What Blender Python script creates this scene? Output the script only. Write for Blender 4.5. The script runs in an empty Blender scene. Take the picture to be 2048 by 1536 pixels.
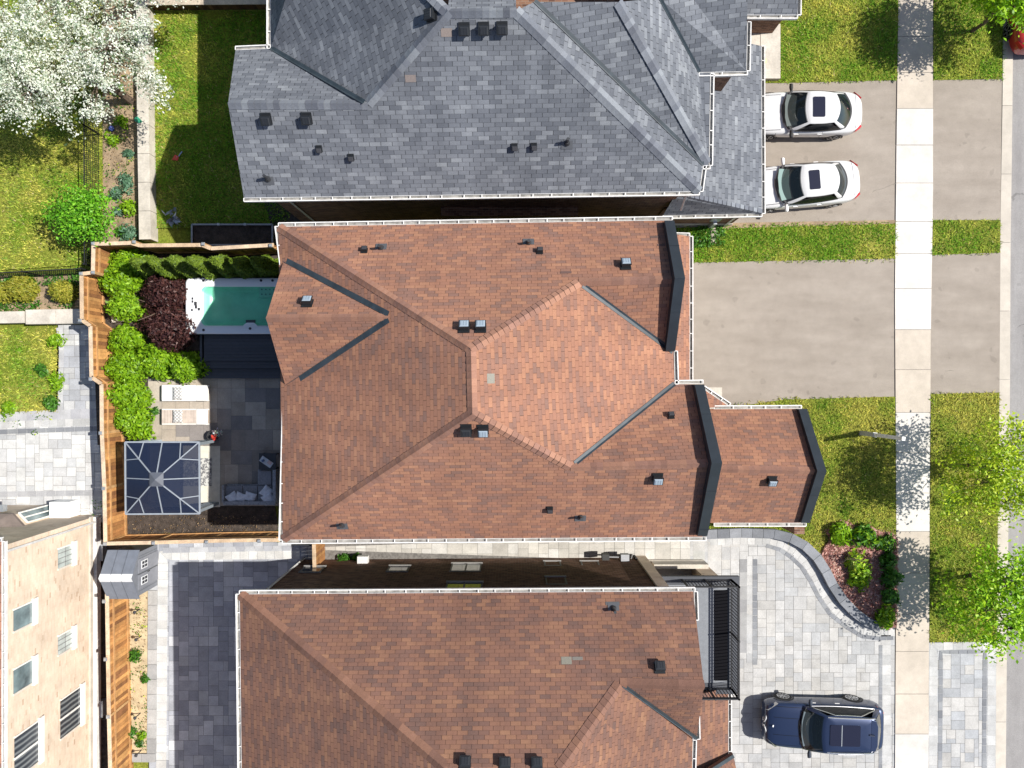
import bpy, math, random
import numpy as np
from mathutils import Vector, Matrix
random.seed(7); RNG = np.random.default_rng(11)
SC = bpy.context.scene
# ---------------------------------------------------------------- camera, world, sun, exposure
CAMH, PXM = 31.0, 46.0                       # drone height; photo pixels per metre at ground level
cam = bpy.data.objects.new("camera", bpy.data.cameras.new("camera"))
SC.collection.objects.link(cam); SC.camera = cam
cam.location = (0, 0, CAMH); cam.rotation_euler = (0, 0, 0)
cam.data.sensor_width = 36.0; cam.data.lens = 18.0 / ((1024 / PXM) / CAMH)
cam.data.clip_end = 1000
SUN_EL, SUN_AZ = math.radians(50.0), math.radians(6.2)      # azimuth counted from +X towards +Y
w = bpy.data.worlds.new("World"); SC.world = w; w.use_nodes = True
nt = w.node_tree
sky = nt.nodes.new("ShaderNodeTexSky"); sky.sky_type = 'NISHITA'; sky.sun_disc = False
sky.sun_elevation = SUN_EL; sky.sun_rotation = math.pi / 2 - SUN_AZ
nt.links.new(sky.outputs[0], nt.nodes["Background"].inputs[0])
nt.nodes["Background"].inputs[1].default_value = 0.09
sun = bpy.data.objects.new("sun", bpy.data.lights.new("sun", 'SUN')); SC.collection.objects.link(sun)
sun.data.energy = 5.0; sun.data.angle = math.radians(0.5); sun.data.color = (1.0, 0.955, 0.88)
TO_SUN = Vector((math.cos(SUN_EL) * math.cos(SUN_AZ), math.cos(SUN_EL) * math.sin(SUN_AZ), math.sin(SUN_EL)))
sun.rotation_euler = TO_SUN.to_track_quat('Z', 'Y').to_euler(); sun.location = (30, 5, 40)
SC.view_settings.view_transform = 'Standard'; SC.view_settings.look = 'None'
SC.view_settings.exposure = 0.5; SC.view_settings.gamma = 1.0
# ---------------------------------------------------------------- helpers
def W(u, v, z=0.0):
    k = (CAMH - z) / CAMH / PXM
    return Vector(((u - 1024) * k, (768 - v) * k, z))
def plane3(a, b, c):
    n = (b - a).cross(c - a).normalized()
    if n.z < 0: n = -n
    return n, n.dot(a)
def hit(u, v, pl):
    o = Vector((0, 0, CAMH)); d = W(u, v, 0) - o
    t = (pl[1] - pl[0].dot(o)) / pl[0].dot(d)
    return o + d * t
def zplane(x, y, pl): return (pl[1] - pl[0].x * x - pl[0].y * y) / pl[0].z
ORG = {}
def fin(ob, parent, kind=None):
    SC.collection.objects.link(ob)
    if parent is not None: ob.parent = parent
    if kind: ob['kind'] = kind
    return ob
def mesh(name, verts, faces, mat, parent=None, cols=None, smooth=False, uv=False, kind=None, world=True, mats=None):
    """one mesh object; verts in world metres, shifted to the parent's origin"""
    me = bpy.data.meshes.new(name)
    o = ORG.get(parent.name, Vector()) if (parent is not None and world) else Vector()
    me.from_pydata([(p[0] - o.x, p[1] - o.y, p[2] - o.z) for p in verts], [], [tuple(f) for f in faces])
    me.materials.append(mat)
    if cols is not None:
        a = me.attributes.new("col", 'FLOAT_COLOR', 'FACE')
        arr = np.ones((len(faces), 4), np.float32); arr[:, :3] = np.asarray(cols, np.float32)[:, :3]
        a.data.foreach_set("color", arr.ravel())
    if uv:
        ul = me.uv_layers.new(name="UVMap")
        for p in me.polygons:
            n = p.normal
            e = Vector((0, 0, 1)).cross(n)
            e = Vector((1, 0, 0)) if e.length < 1e-3 else e.normalized()
            s = n.cross(e)
            for li in p.loop_indices:
                co = me.vertices[me.loops[li].vertex_index].co + o
                ul.data[li].uv = (co.dot(e), co.dot(s))
    if smooth: me.polygons.foreach_set("use_smooth", [True] * len(me.polygons))
    me.update()
    ob = bpy.data.objects.new(name, me)
    if parent is not None and world: ORG[ob.name] = o
    return fin(ob, parent, kind)
def npmesh(name, V, F, mat, parent=None, cols=None, kind=None):
    """fast path: numpy verts and equal-sized faces"""
    me = bpy.data.meshes.new(name); k = F.shape[1]
    o = ORG.get(parent.name, Vector()) if parent is not None else Vector()
    V = (V - np.array(o)).astype(np.float32)
    me.vertices.add(len(V)); me.vertices.foreach_set("co", V.ravel())
    me.loops.add(F.size); me.loops.foreach_set("vertex_index", F.astype(np.int32).ravel())
    me.polygons.add(len(F)); me.polygons.foreach_set("loop_start", np.arange(0, F.size, k, dtype=np.int32))
    me.polygons.foreach_set("loop_total", np.full(len(F), k, np.int32))
    me.materials.append(mat)
    if cols is not None:
        a = me.attributes.new("col", 'FLOAT_COLOR', 'FACE')
        arr = np.ones((len(F), 4), np.float32); arr[:, :3] = cols
        a.data.foreach_set("color", arr.ravel())
    me.update(calc_edges=True)
    ob = bpy.data.objects.new(name, me)
    if parent is not None: ORG[ob.name] = o
    return fin(ob, parent, kind)
def tag(o, label, cat, group=None):
    o['label'] = label; o['category'] = cat
    if group: o['group'] = group
    return o
def thing(name, label, cat, loc, group=None):
    o = bpy.data.objects.new(name, None); SC.collection.objects.link(o); o.empty_display_size = .2
    o.location = loc; ORG[o.name] = Vector(loc)
    return tag(o, label, cat, group)
class MB:
    def __init__(s): s.v = []; s.f = []; s.c = []
    def add(s, vs, fs, col=(1, 1, 1)):
        b = len(s.v); s.v += [tuple(p) for p in vs]
        for f in fs: s.f.append([i + b for i in f]); s.c.append(col)
        return s
    def obox(s, c, ax, ay, az, hx, hy, hz, col=(1, 1, 1), taper=1.0):
        c, ax, ay, az = Vector(c), Vector(ax), Vector(ay), Vector(az); vs = []
        for k in (-1, 1):
            t = taper if k > 0 else 1.0
            for i, j in ((-1, -1), (1, -1), (1, 1), (-1, 1)): vs.append(c + ax * hx * i * t + ay * hy * j * t + az * hz * k)
        return s.add(vs, [(0, 3, 2, 1), (4, 5, 6, 7), (0, 1, 5, 4), (1, 2, 6, 5), (2, 3, 7, 6), (3, 0, 4, 7)], col)
    def box(s, x0, y0, z0, x1, y1, z1, col=(1, 1, 1), rz=0.0):
        ax = Vector((math.cos(rz), math.sin(rz), 0)); ay = Vector((-ax.y, ax.x, 0))
        return s.obox(((x0 + x1) / 2, (y0 + y1) / 2, (z0 + z1) / 2), ax, ay, (0, 0, 1), abs(x1 - x0) / 2, abs(y1 - y0) / 2, abs(z1 - z0) / 2, col)
    def beam(s, a, b, wd, ht, col=(1, 1, 1), up=(0, 0, 1)):
        a, b = Vector(a), Vector(b); d = (b - a); L = d.length
        if L < 1e-6: return s
        d /= L; side = d.cross(Vector(up))
        side = Vector((1, 0, 0)) if side.length < 1e-4 else side.normalized()
        return s.obox((a + b) / 2, d, side, side.cross(d), L / 2, wd / 2, ht / 2, col)
    def tube(s, pts, rad, n=8, col=(1, 1, 1), cap=True):
        pts = [Vector(p) for p in pts]; m = len(pts)
        if not hasattr(rad, '__len__'): rad = [rad] * m
        vs = []
        for i, p in enumerate(pts):
            d = (pts[min(i + 1, m - 1)] - pts[max(i - 1, 0)]); d = d.normalized() if d.length > 1e-9 else Vector((0, 0, 1))
            a = d.cross(Vector((0, 0, 1)));  a = Vector((1, 0, 0)) if a.length < 1e-3 else a.normalized()
            b = d.cross(a)
            for k in range(n): t = 2 * math.pi * k / n; vs.append(p + (a * math.cos(t) + b * math.sin(t)) * rad[i])
        fs = [(i * n + k, i * n + (k + 1) % n, (i + 1) * n + (k + 1) % n, (i + 1) * n + k) for i in range(m - 1) for k in range(n)]
        if cap: fs += [tuple(range(n))[::-1], tuple(range((m - 1) * n, m * n))]
        return s.add(vs, fs, col)
    def prism(s, poly, z0, z1, col=(1, 1, 1), top=None):
        n = len(poly)
        if sum(poly[i][0] * poly[(i + 1) % n][1] - poly[(i + 1) % n][0] * poly[i][1] for i in range(n)) < 0: poly = poly[::-1]
        vs = [(p[0], p[1], z0) for p in poly] + [(p[0], p[1], z1) for p in poly]
        return s.add(vs, [tuple(range(n))[::-1], tuple(range(n, 2 * n))] + [(i, (i + 1) % n, n + (i + 1) % n, n + i) for i in range(n)], col)
    def build(s, name, mat, parent=None, kind=None, smooth=False, uv=False, world=True):
        return mesh(name, s.v, s.f, mat, parent, s.c, smooth, uv, kind, world)
def bevel(o, wd=.01, seg=2):
    m = o.modifiers.new("bevel", 'BEVEL'); m.width = wd; m.segments = seg; m.limit_method = 'ANGLE'; m.angle_limit = math.radians(40); return o
def subd(o, n=1):
    m = o.modifiers.new("sub", 'SUBSURF'); m.levels = n; m.render_levels = n; return o
# ---------------------------------------------------------------- materials
class N:
    """tiny node-tree writer"""
    def __init__(s, name):
        s.m = bpy.data.materials.new(name); s.m.use_nodes = True; s.t = s.m.node_tree
        s.b = s.t.nodes["Principled BSDF"]; s.out = s.t.nodes["Material Output"]
    def n(s, typ, **kw):
        x = s.t.nodes.new("ShaderNode" + typ)
        for k, v in kw.items(): setattr(x, k, v)
        return x
    def l(s, a, b): s.t.links.new(a, b)
    def val(s, sock, x):
        if isinstance(x, bpy.types.NodeSocket): s.l(x, sock)
        else: sock.default_value = x
    def math(s, op, a, b=0.0, c=0.0):
        x = s.n("Math", operation=op); s.val(x.inputs[0], a); s.val(x.inputs[1], b)
        if len(x.inputs) > 2: s.val(x.inputs[2], c)
        return x.outputs[0]
    def mul(s, col, f):            # colour * scalar or colour
        x = s.n("Mix", data_type='RGBA', blend_type='MULTIPLY'); x.inputs[0].default_value = 1
        s.val(x.inputs[6], col)
        if isinstance(f, bpy.types.NodeSocket) and f.type == 'VALUE':
            c = s.n("CombineColor")
            for i in range(3): s.l(f, c.inputs[i])
            f = c.outputs[0]
        s.val(x.inputs[7], f); return x.outputs[2]
    def mix(s, fac, a, b):
        x = s.n("Mix", data_type='RGBA'); s.val(x.inputs[0], fac); s.val(x.inputs[6], a); s.val(x.inputs[7], b); return x.outputs[2]
    def noise(s, scale, detail=3.0, rough=.55, vec=None):
        x = s.n("TexNoise"); x.inputs["Scale"].default_value = scale; x.inputs["Detail"].default_value = detail; x.inputs["Roughness"].default_value = rough
        s.l(vec if vec is not None else s.pos(), x.inputs["Vector"]); return x.outputs[0]
    def pos(s):
        if not hasattr(s, '_p'): s._p = s.n("NewGeometry").outputs["Position"]
        return s._p
    def ramp(s, fac, stops, interp='LINEAR'):
        x = s.n("ValToRGB"); r = x.color_ramp; r.interpolation = interp
        while len(r.elements) < len(stops): r.elements.new(.5)
        for e, (p, c) in zip(r.elements, stops): e.position = p; e.color = (c[0], c[1], c[2], 1)
        s.l(fac, x.inputs[0]); return x.outputs[0]
    def rng(s, fac, a, b):
        x = s.n("MapRange"); s.val(x.inputs[0], fac); x.inputs[1].default_value = .3; x.inputs[2].default_value = .7; x.inputs[3].default_value = a; x.inputs[4].default_value = b; return x.outputs[0]
    def bump(s, h, strength=.3, dist=.02):
        x = s.n("Bump"); x.inputs["Strength"].default_value = strength; x.inputs["Distance"].default_value = dist
        s.val(x.inputs["Height"], h); s.l(x.outputs[0], s.b.inputs["Normal"])
def c4(c): return (c[0], c[1], c[2], 1)
def mat(name, col=(.5, .5, .5), rough=.7, metal=0.0, attr=False, var=None, bump=None, coat=0.0, spec=None):
    m = N(name)
    c = m.n("Attribute", attribute_name="col").outputs[0] if attr else c4(col)
    if attr and col != (.5, .5, .5): c = m.mul(c, c4(col))
    for sc, lo, hi in (var or []): c = m.mul(c, m.rng(m.noise(sc, 4), lo, hi))
    m.val(m.b.inputs["Base Color"], c)
    m.b.inputs["Roughness"].default_value = rough; m.b.inputs["Metallic"].default_value = metal
    m.b.inputs["Coat Weight"].default_value = coat; m.b.inputs["Coat Roughness"].default_value = .03
    if spec is not None: m.b.inputs["Specular IOR Level"].default_value = spec
    if bump: m.bump(m.noise(bump[0], 4), bump[1], bump[2])
    return m.m
def leafmat(name, trans=.35, rough=.45, var=None):
    m = N(name); a = m.n("Attribute", attribute_name="col").outputs[0]
    m.l(a, m.b.inputs["Base Color"]); m.b.inputs["Roughness"].default_value = rough; m.b.inputs["Specular IOR Level"].default_value = .3
    t = m.n("BsdfTranslucent"); m.l(m.mul(a, (1.25, 1.2, .7, 1)), t.inputs[0])
    x = m.n("MixShader"); x.inputs[0].default_value = trans; m.l(m.b.outputs[0], x.inputs[1]); m.l(t.outputs[0], x.inputs[2]); m.l(x.outputs[0], m.out.inputs[0]); return m.m
def shingles(name, stops, tabw=.32, course=.128, slot=.05, slotv=.4, patch=.25):
    m = N(name); uv = m.n("UVMap", uv_map="UVMap").outputs[0]
    sp = m.n("SeparateXYZ"); m.l(uv, sp.inputs[0]); u, v = sp.outputs[0], sp.outputs[1]
    rv = m.math('DIVIDE', v, course); row = m.math('FLOOR', rv); fv = m.math('FRACT', rv)
    wn = m.n("TexWhiteNoise", noise_dimensions='1D'); m.l(row, wn.inputs["W"])
    off = m.math('ADD', m.math('MULTIPLY', row, .5), m.math('MULTIPLY', wn.outputs[0], .22))
    cu = m.math('ADD', m.math('DIVIDE', u, tabw), off); colm = m.math('FLOOR', cu); fu = m.math('FRACT', cu)
    cb = m.n("CombineXYZ"); m.l(colm, cb.inputs[0]); m.l(row, cb.inputs[1])
    w2 = m.n("TexWhiteNoise", noise_dimensions='2D'); m.l(cb.outputs[0], w2.inputs["Vector"])
    cp = m.n("CombineXYZ"); m.l(u, cp.inputs[0]); m.l(v, cp.inputs[1])
    pn = m.noise(1.1, 3, .6, cp.outputs[0])
    fac = m.math('ADD', m.math('MULTIPLY', w2.outputs[0], 1 - patch), m.math('MULTIPLY', m.rng(pn, 0, 1), patch))
    c = m.ramp(fac, stops)
    c = m.mul(c, m.rng(m.noise(60, 2, .6), .82, 1.18)); c = m.mul(c, m.rng(m.noise(.35, 3), .9, 1.1))
    cs = m.n("CombineXYZ"); m.l(m.math('MULTIPLY', u, 1.6), cs.inputs[0]); m.l(m.math('MULTIPLY', v, .18), cs.inputs[1]); c = m.mul(c, m.rng(m.noise(1.0, 4, .6, cs.outputs[0]), .9, 1.08))
    isl = m.math('LESS_THAN', fu, slot); c = m.mul(c, m.math('SUBTRACT', 1, m.math('MULTIPLY', isl, 1 - slotv)))
    ibt = m.math('LESS_THAN', fv, .1); c = m.mul(c, m.math('SUBTRACT', 1, m.math('MULTIPLY', ibt, .22)))
    m.l(c, m.b.inputs["Base Color"]); m.b.inputs["Roughness"].default_value = .92; m.b.inputs["Specular IOR Level"].default_value = .15
    h = m.math('SUBTRACT', m.math('SUBTRACT', 1, fv), isl); m.bump(h, .5, .008)
    return m.m
def brickmat(name, stops, mortar, bw=.23, bh=.08, gap=.07):
    m = N(name); uv = m.n("UVMap", uv_map="UVMap").outputs[0]
    sp = m.n("SeparateXYZ"); m.l(uv, sp.inputs[0]); u, v = sp.outputs[0], sp.outputs[1]
    rv = m.math('DIVIDE', v, bh); row = m.math('FLOOR', rv); fv = m.math('FRACT', rv)
    cu = m.math('ADD', m.math('DIVIDE', u, bw), m.math('MULTIPLY', row, .5)); colm = m.math('FLOOR', cu); fu = m.math('FRACT', cu)
    cb = m.n("CombineXYZ"); m.l(colm, cb.inputs[0]); m.l(row, cb.inputs[1])
    w2 = m.n("TexWhiteNoise", noise_dimensions='2D'); m.l(cb.outputs[0], w2.inputs["Vector"])
    c = m.ramp(w2.outputs[0], stops)
    j = m.math('MAXIMUM', m.math('LESS_THAN', fu, gap * .6), m.math('LESS_THAN', fv, gap * 1.6))
    c = m.mix(j, c, c4(mortar)); c = m.mul(c, m.rng(m.noise(1.2, 4), .85, 1.12))
    m.l(c, m.b.inputs["Base Color"]); m.b.inputs["Roughness"].default_value = .9; m.b.inputs["Specular IOR Level"].default_value = .2
    m.bump(m.math('SUBTRACT', 1, j), .4, .006); return m.m
def glass(name, col=(.02, .025, .03), rough=.05):
    return mat(name, col, rough, 0, spec=.8)
def asphalt(name, a, b, streak=None):
    m = N(name); p = m.pos()
    if streak:
        mp = m.n("Mapping"); mp.inputs["Scale"].default_value = streak; m.l(p, mp.inputs[0]); q = mp.outputs[0]
    else: q = p
    c = m.mix(m.rng(m.noise(.9, 5, .6, q), 0, 1), c4(a), c4(b))
    c = m.mul(c, m.rng(m.noise(55, 2, .7), .78, 1.22)); c = m.mul(c, m.rng(m.noise(2.3, 5, .65), .93, 1.05)); sp_ = m.noise(1.7, 2, .5); c = m.mul(c, m.math('SUBTRACT', 1, m.math('MULTIPLY', m.math('GREATER_THAN', sp_, .69), .13)))
    v = m.n("TexVoronoi", feature='DISTANCE_TO_EDGE'); v.inputs["Scale"].default_value = .34
    mx = m.n("Mix", data_type='VECTOR'); mx.inputs[0].default_value = .3; m.l(p, mx.inputs[4])
    nz = m.n("TexNoise"); nz.inputs["Scale"].default_value = 1.6; nz.inputs["Detail"].default_value = 5; m.l(p, nz.inputs[0]); m.l(nz.outputs[1], mx.inputs[5]); m.l(mx.outputs[1], v.inputs[0])
    crack = m.math('MULTIPLY', m.math('LESS_THAN', v.outputs[0], .003), m.math('GREATER_THAN', m.noise(.3, 3), .6))
    c = m.mul(c, m.math('SUBTRACT', 1, m.math('MULTIPLY', crack, .3)))
    m.l(c, m.b.inputs["Base Color"]); m.b.inputs["Roughness"].default_value = .95; m.b.inputs["Specular IOR Level"].default_value = .2
    m.bump(m.noise(70, 2), .5, .006); return m.m
M = {}
M['brown'] = shingles("brown_shingle", [(0, (.182, .114, .095)), (.25, (.226, .124, .094)), (.6, (.285, .142, .095)), (.85, (.325, .166, .106)), (1, (.365, .196, .124))], .33, .13, .05, .45)
M['brown_dimmed'] = shingles("dimmed_brown_shingle", [(0, (.118, .076, .066)), (.25, (.15, .086, .069)), (.6, (.19, .1, .072)), (.85, (.22, .117, .077)), (1, (.265, .145, .091))], .33, .13, .05, .45)  # brown shingle dimmed: view-angle shading of the lower roof put into its colour
M['grey'] = shingles("grey_shingle", [(0, (.096, .105, .124)), (.35, (.125, .135, .156)), (.75, (.165, .177, .2)), (1, (.235, .25, .272))], .38, .145, .055, .35)
M['capbrown'] = mat("brown_cap_shingle", attr=True, rough=.9, spec=.15, var=[(40, .85, 1.15)])
M['white'] = mat("white_metal", (.78, .77, .75), .45, var=[(1.5, .82, 1.04), (9, .8, 1.05)])
M['gutter_in'] = mat("gutter_inside", (.3, .29, .27), .8, var=[(5, .5, 1.2)])
M['dark'] = mat("charcoal_metal", (.022, .028, .036), .42, var=[(2, .85, 1.15)])
M['flash'] = mat("flashing_metal", (.03, .042, .052), .4, var=[(3, .7, 1.3)])
M['vent'] = mat("vent_plastic", attr=True, rough=.45)
M['paint'] = mat("tinted_solid", attr=True, rough=.6, var=[(6, .9, 1.1)])
M['brick_dark'] = brickmat("brown_brick", [(0, (.1, .05, .035)), (.5, (.17, .085, .055)), (1, (.25, .14, .09))], (.26, .22, .18), .23, .085)
M['brick_tan'] = brickmat("tan_brick", [(0, (.47, .33, .23)), (.05, (.6, .475, .36)), (.5, (.64, .515, .395)), (1, (.67, .55, .435))], (.65, .57, .48), .23, .085)
M['stucco'] = mat("stucco", (.45, .41, .36), .9, var=[(4, .9, 1.08)], bump=(40, .2, .01))
M['stone'] = mat("concrete", (.5, .46, .4), .9, var=[(1.5, .75, 1.15), (14, .9, 1.1)], bump=(30, .3, .01))
M['wood'] = mat("fence_wood", attr=True, rough=.75, var=[(3, .72, 1.2), (24, .82, 1.15)], bump=(30, .2, .004))
M['galv'] = mat("galvanized_cap", (.5, .53, .56), .35, .6, var=[(8, .8, 1.1)])
M['glass'] = glass("window_glass"); M['curtain'] = mat("curtain_glass", (.45, .5, .48), .12, var=[(2, .6, 1.2)], spec=.7)
M['paver'] = mat("paver_stone", attr=True, rough=.85, var=[(2.2, .86, 1.1), (22, .9, 1.1)], bump=(45, .15, .006), spec=.25)
M['joint'] = mat("joint_sand", (.16, .15, .14), .95, var=[(10, .6, 1.3)])
M['slab'] = mat("sidewalk_slab", attr=True, rough=.9, var=[(.8, .88, 1.06), (3.5, .93, 1.05), (30, .93, 1.06)], bump=(60, .15, .005), spec=.2)
M['asphalt'] = asphalt("driveway_asphalt", (.258, .224, .19), (.322, .283, .244), (.4, 1.5, 1))
M['road'] = asphalt("road_asphalt", (.235, .225, .222), (.295, .285, .28), (2.2, .3, 1))
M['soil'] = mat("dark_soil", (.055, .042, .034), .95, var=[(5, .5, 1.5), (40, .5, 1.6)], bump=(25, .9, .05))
M['dirt'] = mat("dry_dirt", (.3, .22, .14), .95, var=[(2.2, .6, 1.25), (30, .75, 1.25)], bump=(25, .6, .03))
M['sand'] = mat("sand", (.5, .4, .25), .95, var=[(3, .75, 1.15), (40, .8, 1.2)], bump=(30, .6, .02))
M['mulch'] = mat("red_mulch", (.38, .2, .175), .95, var=[(6, .6, 1.3), (45, .5, 1.6)], bump=(35, .9, .04))
def lawnmat():
    m = N("lawn_turf"); c = m.mix(m.rng(m.noise(.55, 5, .6), 0, 1), (.1, .165, .012, 1), (.26, .25, .05, 1))
    c = m.mul(c, m.rng(m.noise(9, 4, .7), .55, 1.4)); c = m.mul(c, m.rng(m.noise(45, 2), .6, 1.4))
    m.l(c, m.b.inputs["Base Color"]); m.b.inputs["Roughness"].default_value = .95; m.b.inputs["Specular IOR Level"].default_value = .1
    m.bump(m.noise(30, 3), .9, .04); return m.m
M['lawn'] = lawnmat(); M['leaf'] = leafmat("leaf", .35); M['blade'] = leafmat("grass_blade", .3, .6); M['needle'] = leafmat("needle", .15, .6)
M['bark'] = mat("bark", (.12, .085, .06), .95, var=[(8, .6, 1.3)], bump=(18, .6, .02))
M['petal'] = leafmat("petal", .2, .6)
def vnoise(x, y, s, seed):
    """value noise 0..1 for arrays"""
    r = np.random.default_rng(seed).random((64, 64)); gx, gy = x / s + 1000, y / s + 1000
    ix, iy = np.floor(gx).astype(int), np.floor(gy).astype(int); fx, fy = gx - ix, gy - iy
    fx, fy = fx * fx * (3 - 2 * fx), fy * fy * (3 - 2 * fy); g = lambda a, b: r[a % 64, b % 64]
    return (g(ix, iy) * (1 - fx) + g(ix + 1, iy) * fx) * (1 - fy) + (g(ix, iy + 1) * (1 - fx) + g(ix + 1, iy + 1) * fx) * fy
def inside(px, py, poly):
    r = np.zeros(len(px), bool); n = len(poly)
    for i in range(n):
        x0, y0 = poly[i][0], poly[i][1]; x1, y1 = poly[(i + 1) % n][0], poly[(i + 1) % n][1]
        c = ((y0 > py) != (y1 > py)); 
        with np.errstate(divide='ignore', invalid='ignore'): r ^= c & (px < (x1 - x0) * (py - y0) / (y1 - y0 + 1e-12) + x0)
    return r
def clip(sub, cl):
    """Sutherland-Hodgman against a convex counter-clockwise polygon"""
    out = sub
    for i in range(len(cl)):
        a, b = cl[i], cl[(i + 1) % len(cl)]; inp, out = out, []
        if not inp: return []
        side = lambda p: (b[0] - a[0]) * (p[1] - a[1]) - (b[1] - a[1]) * (p[0] - a[0])
        for j in range(len(inp)):
            p, q = inp[j], inp[(j + 1) % len(inp)]; sp, sq = side(p), side(q)
            if sp >= 0: out.append(p)
            if (sp >= 0) != (sq >= 0): t = sp / (sp - sq); out.append((p[0] + t * (q[0] - p[0]), p[1] + t * (q[1] - p[1])))
    return out
def ccw(P):
    a = sum(P[i][0] * P[(i + 1) % len(P)][1] - P[(i + 1) % len(P)][0] * P[i][1] for i in range(len(P)))
    return P if a > 0 else P[::-1]
def pxpoly(pts, z): return ccw([tuple(W(u, v, z)[:2]) for u, v in pts])
# ---------------------------------------------------------------- ground, road, walks, lawns
def sheet(name, pts, z, m, kind='structure'):
    P = pxpoly(pts, z)
    return mesh(name, [(x, y, z) for x, y in P], [tuple(range(len(P)))], m, kind=kind)
mesh("ground", [(-300, -300, -.03), (300, -300, -.03), (300, 300, -.03), (-300, 300, -.03)], [(0, 1, 2, 3)], M['lawn'], kind='structure')
mesh("road", [(21.2, -200, -.012), (40, -200, -.012), (40, 200, -.012), (21.2, 200, -.012)], [(0, 1, 2, 3)], M['road'], kind='structure')
CREAM, WHITE_ = (.51, .45, .38), (.6, .57, .53)
def lerp(tab, v):
    for (a, x), (b, y) in zip(tab, tab[1:]):
        if v <= b: return x + (y - x) * (v - a) / (b - a)
    return tab[-1][1]
SL = [(-200, 1798), (0, 1797), (300, 1793), (600, 1790), (900, 1792), (1100, 1793), (1700, 1789)]
SRt = [(-200, 1866), (0, 1866), (400, 1866), (640, 1862), (900, 1860), (1130, 1859), (1700, 1856)]
jo = [-180, -110, -40, 2, 73, 145, 217, 290, 366, 443, 507, 577, 659, 739, 825, 905, 986, 1063, 1146, 1228, 1303, 1388, 1468, 1545, 1620]
jc = 'ccccccwwwwwwccwwwcccccwcc'
b = MB()
for i in range(len(jo) - 1):
    v0, v1 = jo[i], jo[i + 1]; z = .11; g = .45
    base = WHITE_ if jc[i] == 'w' else CREAM
    k = random.uniform(.95, 1.05); col = [c * k for c in base]
    q = [W(lerp(SL, v0), v0 + g, z), W(lerp(SL, v1), v1 - g, z), W(lerp(SRt, v1), v1 - g, z), W(lerp(SRt, v0), v0 + g, z)]
    b.prism([(p.x, p.y) for p in q], -.02, z + random.uniform(-.004, .006), col)
b.build("sidewalk", M['slab'], kind='structure')
sheet("sidewalk_joint_bed", [(SL[0][1] + 1, -180)] + [(u + 1, v) for v, u in SL[1:]] + [(u - 1, v) for v, u in SRt[::-1]], .085, M['joint'])
KL = [(-200, 2008), (0, 2007), (300, 2004), (400, 2001), (800, 1999), (1280, 1993), (1700, 1990)]
KR = [(-200, 2029), (0, 2027), (300, 2024), (500, 2021), (800, 2020), (1280, 2014), (1700, 2010)]
b = MB(); kv = list(range(-200, 1701, 137))
for v0, v1 in zip(kv, kv[1:]):
    k = random.uniform(.93, 1.05); col = (.5 * k, .455 * k, .395 * k)
    q = [W(lerp(KL, v0), v0 + .3, .06), W(lerp(KL, v1), v1 - .3, .06), W(lerp(KR, v1), v1 - .3, .06), W(lerp(KR, v0), v0 + .3, .06)]
    b.prism([(p.x, p.y) for p in q], -.025, .06, col)
b.build("kerb", M['slab'], kind='structure')
sheet("grey_house_driveway", [(1330, 160), (1560, 166), (1796, 160), (1793, 443), (1330, 458)], .07, M['asphalt'])
sheet("grey_house_driveway_apron", [(1866, 160), (2004, 158), (2001, 440), (1866, 440)], .07, M['asphalt'])
sheet("driveway", [(1330, 524), (1790, 516), (1790, 794), (1570, 799), (1480, 812), (1330, 812)], .072, M['asphalt'])
sheet("driveway_apron", [(1863, 510), (2001, 504), (1999, 786), (1861, 789)], .072, M['asphalt'])
LAWNS = {
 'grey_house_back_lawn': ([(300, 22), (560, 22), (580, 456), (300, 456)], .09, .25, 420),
 'neighbour_lawn': ([(-90, -90), (206, -90), (206, 470), (186, 490), (168, 530), (-90, 545)], .09, .58, 420),
 'left_yard_lawn': ([(-60, 655), (112, 655), (118, 700), (115, 822), (-60, 828)], .09, .6, 420),
 'grey_house_front_lawn': ([(1440, -60), (1797, -60), (1795, 160), (1556, 166), (1440, 166)], .09, .48, 480),
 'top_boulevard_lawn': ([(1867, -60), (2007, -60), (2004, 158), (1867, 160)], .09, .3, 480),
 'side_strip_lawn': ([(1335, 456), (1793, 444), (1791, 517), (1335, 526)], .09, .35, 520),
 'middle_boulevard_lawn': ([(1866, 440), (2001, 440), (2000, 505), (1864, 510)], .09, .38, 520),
 'front_lawn': ([(1380, 1064), (1380, 900), (1480, 812), (1570, 799), (1791, 793), (1792, 1245), (1750, 1246), (1690, 1180), (1640, 1110), (1600, 1085), (1560, 1064)], .09, .6, 480),
 'boulevard_lawn': ([(1862, 788), (1999, 785), (1993, 1284), (1859, 1284)], .09, .56, 480),
}
BED = [(1640, 1112), (1648, 1092), (1660, 1080), (1652, 1064), (1662, 1050), (1690, 1042), (1712, 1052), (1738, 1050), (1758, 1062), (1780, 1066), (1793, 1076), (1791, 1254), (1752, 1252), (1716, 1226), (1690, 1190), (1664, 1150)]
bedW = pxpoly(BED, .1)
VV, FF, CC = [], [], []
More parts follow.
